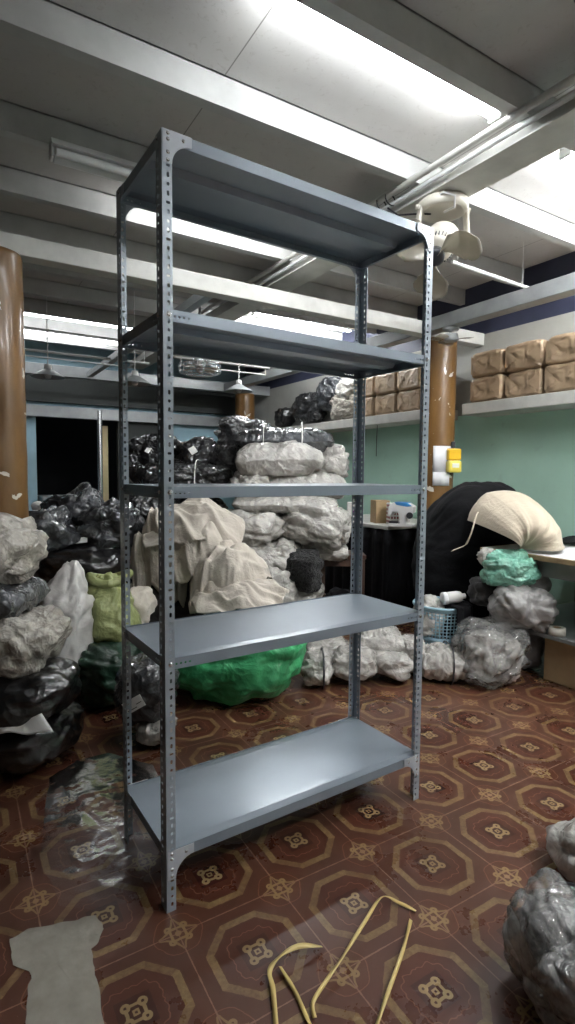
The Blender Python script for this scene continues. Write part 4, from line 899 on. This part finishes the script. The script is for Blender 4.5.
b1 = MB().box(-.06, .06, -.06, .06, 0, .17).build('printed_box', M['label_white'], bevel=.004, label='white box with a purple print at the left end of the back table', cat='box'); setpose(b1, (2.69, 2.62, .745), R(-35))
MB().cyl((.02, -.0615, .075), (.02, -.0600, .075), .033, .033, 20).build('purple_print', M['purple'], b1)
MB().box(-.055, .055, -.0612, -.0600, .02, .035).build('red_stripe', M['red_print'], b1)
b2 = MB().box(-.065, .065, -.07, .07, 0, .20).build('cardboard_box', M['cardboard'], bevel=.004, label='plain brown cardboard box on the back table beside the patterned one', cat='box'); setpose(b2, (2.78, 2.36, .745), R(-20))
b3 = MB().box(-.055, .055, -.06, .06, 0, .185).build('patterned_box', M['label_white'], bevel=.004, label='white box with dark red pattern between the cardboard box and the machine', cat='box'); setpose(b3, (2.76, 2.15, .745), R(-25))
pt = MB()
for r_ in range(5):
    for c_ in range(4):
        pt.box(-.048 + c_ * .025, -.034 + c_ * .025, -.0615, -.0600, .02 + r_ * .033, .04 + r_ * .033)
        pt.box(-.0565, -.0550, -.05 + c_ * .027, -.032 + c_ * .027, .02 + r_ * .033, .04 + r_ * .033)
pt.build('red_pattern', M['red_print'], b3)
mc = empty('sewing_machine', (2.68, 1.93 + .22, .745), R(-60), label='white and blue overlock sewing machine at the right end of the back table', cat='sewing machine')
mc.location = (2.68, 1.98, .745)
poly = [(-.10, 0), (.11, 0), (.11, .03), (.06, .035), (.065, .10), (.105, .12), (.11, .17), (.06, .20), (-.06, .20), (-.10, .165), (-.105, .09), (-.075, .09), (-.06, .12), (-.02, .12), (0, .06), (-.03, .03), (-.10, .03)]
MB().prism(poly, Matrix.Translation((0, .05, 0)) @ Matrix.Rotation(math.pi / 2, 4, 'X'), .10).build('machine_body', M['white_plastic'], mc, bevel=.008)
MB().prism([(-.05, .201), (.055, .201), (.10, .172), (.06, .165), (-.03, .178)], Matrix.Translation((0, .052, .002)) @ Matrix.Rotation(math.pi / 2, 4, 'X'), .104).build('blue_cover', M['blue_plastic'], mc, bevel=.004, label='bright blue top cover')
MB().cyl((.085, -.055, .10), (.085, -.07, .10), .026, .026, 20).build('hand_wheel', M['dark_plastic'], mc)
MB().box(-.09, 0, -.05, .03, .03, .045).build('needle_plate', M['dark_plastic'], mc)
# brown stool in front of the white pile
stl = empty('wooden_stool', (2.02, 1.92, 0), R(-31.6), label='dark brown wooden stool at the foot of the white pile', cat='stool')
MB().box(-.17, .17, -.14, .14, .555, .585).build('seat', M['dark_wood'], stl, bevel=.004)
MB().box(-.15, .15, -.12, .12, .50, .555).build('seat_frame', M['dark_wood'], stl)
for sx in (-1, 1):
    for sy in (-1, 1): MB().box(sx * .145 - .018, sx * .145 + .018, sy * .115 - .018, sy * .115 + .018, 0, .555).build('leg', M['dark_wood'], stl, bevel=.003)
MB().box(-.15, .15, -.125, -.105, .18, .21).box(-.15, .15, .105, .125, .18, .21).build('stretcher', M['dark_wood'], stl)
soft('dark_garment', 'black bundle under the brown stool', 'clothes', None, 'black_cloth', 'lump', (2.02, 1.94, .16), (.24, .18, .30), -31, 0, 99)

# ------------------------------------------------------------ brown paper parcels on the ledge
def parcel_mesh(seed):
    w, d, h = .298, .26, .196
    bm = bmesh.new(); bmesh.ops.create_cube(bm, size=1.0)
    for v in bm.verts: v.co = Vector((v.co.x * d, v.co.y * w, v.co.z * h))
    bmesh.ops.subdivide_edges(bm, edges=bm.edges, cuts=14, use_grid_fill=True)
    for v in bm.verts:
        p = v.co; n = Vector((sg(p.x / d * 2, 7), sg(p.y / w * 2, 7), sg(p.z / h * 2, 7)))
        e = sorted((abs(p.x / d * 2), abs(p.y / w * 2), abs(p.z / h * 2)))
        rd = max(0, e[1] - .86) / .14
        p -= Vector((p.x / d, p.y / w, p.z / h)) * rd * .018
        q = (rg(p, 7, seed) - 1) * .006 + fr(p, 6, seed) * .008
        if p.z > -h * .45: p += n * q
        # envelope folds pressed on the long face
        if p.x < -d * .4:
            ay, az = abs(p.y / w * 2), p.z / h * 2
            k = abs(az) - (1 - ay) * 0 ; ln = abs(abs(az * .9) - (ay - .15))
            if ln < .09: p.x -= .006 * (1 - ln / .09)
            if az > -.25 and abs(ay * .95 - (.35 + .6 * az)) < .06: p.x += .006
    me = bpy.data.meshes.new('parcel'); bm.to_mesh(me); bm.free(); me.materials.append(M['kraft'])
    me.polygons.foreach_set('use_smooth', [True] * len(me.polygons)); return me
def parcel(y, row, seed, label):
    o = bpy.data.objects.new('paper_parcel', parcel_mesh(seed)); COL.objects.link(o)
    random.seed(seed); o.location = (3.295 + random.uniform(-.008, .008), y, 1.755 + .098 + row * .199); o.rotation_euler = (0, 0, R(random.uniform(-2.5, 2.5)))
    tag(o, label, 'parcel', 'brown paper parcels on the wall ledge')
    # folded end flaps of the wrapping
    X = -.1345
    for s in (-1, 1):
        fl = MB().add([(X - .004, s * .142, .075), (X - .004, s * .142, -.075), (X - .010, s * .045, random.uniform(-.02, .02))], [(0, 1, 2)])
        fl.build('folded_flap', M['kraft'], o, solid=.0015)
R_ = ['nearest the pillar', 'second from the pillar', 'third from the pillar', 'fourth from the pillar, cut off']
for i, y in enumerate((1.575, 1.255, .925, .60)):
    for row in (0, 1): parcel(y, row, 200 + i * 2 + row, 'brown parcel in the %s row right of the pillar, %s' % (('bottom', 'top')[row], R_[i]))
L2 = ['nearest the pillar', 'middle of three', 'leftmost, beside the cream bag']
for i, y in enumerate((2.44, 2.76, 3.08)):
    for row in (0, 1): parcel(y, row, 220 + i * 2 + row, 'brown parcel in the %s row left of the pillar, %s' % (('bottom', 'top')[row], L2[i]))
MB().tube([(3.16, 2.86, 1.66), (3.155, 2.86, 1.5), (3.158, 2.865, 1.35)], .004, 6).build('hanging_string', M['dark_plastic'], label='thin dark string hanging from the ledge over the green wall', cat='string')

# ------------------------------------------------------------ dark room glimpses at the back
dr = MB().box(1.32, 1.40, 6.42, 6.47, .3, 1.80).build('door_edge', M['door_glow'], label='pale yellow door edge glimpsed in the dark opening', cat='door')
MB().cyl((1.24, 6.2, 0), (1.24, 6.2, 1.98), .035).build('steel_pole', M['bolt'], label='shiny steel pole beside the pale yellow door edge', cat='pole')
MB().box(.5, 1.15, 6.0, 6.6, 0, .86).build('counter', M['beam_grey'], bevel=.01, label='grey counter dimly seen in the dark opening above the grey bags', cat='counter')
soft('paper_scrap', 'crumpled white paper at the foot of the pale blue door frame', 'paper', None, 'white_plastic', 'lump', (.02, 2.5, .93), (.07, .06, .10), -31, 30, 61)

# ------------------------------------------------------------ on the floor in front
def poly_sheet(name, pts, z, mat, amp, n, label, cat, fq=7, seed=1, thick=0, shadow=True):
    """irregular sheet on the floor: radial grid from the centroid to the outline"""
    cx = sum(p[0] for p in pts) / len(pts); cy = sum(p[1] for p in pts) / len(pts)
    m = len(pts); out = []
    for i in range(m):
        a, b_ = pts[i], pts[(i + 1) % m]
        for k in range(8):
            t_ = k / 8; x_ = a[0] + (b_[0] - a[0]) * t_; y_ = a[1] + (b_[1] - a[1]) * t_
            j = .008 * noise.noise(Vector((x_ * 30, y_ * 30, seed))); out.append((x_ + j, y_ - j))
    vs = []
    for i in range(n + 1):
        r_ = i / n
        for (x_, y_) in out:
            X_, Y_ = cx + (x_ - cx) * r_, cy + (y_ - cy) * r_
            q = Vector((X_, Y_, 0)); h_ = max(0, rg(q, fq, seed) - .9) * amp + abs(fr(q, fq * .6, seed)) * amp * .6
            vs.append((X_, Y_, z + h_ * (1 - r_ ** 6 * .7)))
    k = len(out)
    return MB().add(vs, [(i * k + j, (i + 1) * k + j, (i + 1) * k + (j + 1) % k, i * k + (j + 1) % k) for i in range(n) for j in range(k)], True).build(name, mat, label=label, cat=cat, solid=thick)
poly_sheet('cement_patch', [(-.364, .121), (-.317, .128), (-.249, .109), (-.165, .089), (-.151, .028), (-.195, -.014), (-.204, -.102), (-.22, -.28), (-.37, -.22), (-.344, -.074), (-.334, 0), (-.366, .038)], .0022, M['cement'], .0015, 10, 'irregular patch of bare grey cement on the tiles at the bottom left', 'cement patch', 20, 3)
poly_sheet('plastic_sheet', [(-.17, .85), (-.05, .93), (.07, .93), (.20, .74), (.16, .45), (.06, .24), (-.03, .08), (-.16, .10), (-.24, .17), (-.26, .40)], .002, M['floor_film'], .005, 60, 'crinkled clear plastic sheet spread on the floor left of the shelving', 'plastic sheet', 6, 5)
def ribbon(pts, w, label):
    pts = [Vector(p) for p in pts]
    P_ = []
    for i in range(len(pts) - 1):
        p0, p1, p2, p3 = pts[max(i - 1, 0)], pts[i], pts[i + 1], pts[min(i + 2, len(pts) - 1)]
        for k in range(8):
            t_ = k / 8; P_.append(.5 * ((2 * p1) + (p2 - p0) * t_ + (2 * p0 - 5 * p1 + 4 * p2 - p3) * t_ ** 2 + (3 * p1 - p0 - 3 * p2 + p3) * t_ ** 3))
    P_.append(pts[-1]); vs = []; m = len(P_)
    for i, p in enumerate(P_):
        d_ = (P_[min(i + 1, m - 1)] - P_[max(i - 1, 0)]).normalized(); s_ = d_.cross(Vector((0, 0, 1))).normalized()
        tw = .5 * math.sin(i * .35); s_ = s_ * math.cos(tw) + Vector((0, 0, 1)) * math.sin(tw)
        vs += [p + s_ * w / 2 + Vector((0, 0, w * .3)), p - s_ * w / 2 + Vector((0, 0, w * .3))]
    MB().add(vs, [(2 * i, 2 * i + 2, 2 * i + 3, 2 * i + 1) for i in range(m - 1)], True).build('packing_strap', M['strap_yellow'], label=label, cat='strap', group='yellow packing straps on the floor', solid=.0008)
ribbon([(.081, -.441, .004), (.129, -.342, .006), (.145, -.300, .012), (.185, -.287, .02), (.236, -.289, .02), (.29, -.305, .006)], .012, 'yellow strap ending in a flat leaf-like curl, leftmost of the straps')
ribbon([(.135, -.52, .004), (.156, -.482, .004), (.161, -.436, .004), (.172, -.363, .004), (.173, -.3, .008)], .009, 'short dull yellow strap crossing under the leftmost curl')
ribbon([(.176, -.44, .004), (.19, -.412, .006), (.241, -.39, .012), (.319, -.359, .018), (.421, -.311, .018), (.519, -.265, .012), (.552, -.301, .005), (.572, -.341, .003)], .009, 'long yellow strap running up to a sharp bend below the shelving')
ribbon([(.251, -.539, .004), (.324, -.496, .012), (.422, -.44, .02), (.498, -.387, .014), (.538, -.357, .005)], .009, 'single straight yellow strap, rightmost of the straps')
# grey garment pack in clear film, bottom right corner
pk = empty('garment_pack', (.70, -.76, 0), R(-31.6), label='grey folded clothes in clear film with a black cord at the bottom right corner', cat='garment pack')
M['pack_cloth'] = wrap('grey_clothes_under_film', (.34, .34, .33), (.13, .13, .13), .8, 1, .08, 8)
mm = lump_mesh(.32, .30, .20, 301, 6, lump=.18, wr=.075); mm.materials.append(M['pack_cloth'])
x = bpy.data.objects.new('folded_clothes', mm); COL.objects.link(x); x.parent = pk; x.location = (0, 0, .108)
mm = lump_mesh(.35, .33, .215, 302, 6, lump=.16, wr=.085); mm.materials.append(M['film'])
x = bpy.data.objects.new('clear_film', mm); COL.objects.link(x); x.parent = pk; x.location = (0, 0, .115)
MB().tube([(-.02 + .03 * math.sin(t_ * 1.3), -.185 * math.cos(t_), .12 + .13 * math.sin(t_)) for t_ in [k * math.pi / 14 - .9 for k in range(20)]], .004, 8).build('cord', M['dark_plastic'], pk)
soft('garment_pack', 'second pale pack just behind the grey one, cut by the right edge', 'garment pack', None, 'white_wrap', 'lump', (1.12, -.52, .075), (.26, .22, .15), -31, 0, 303)
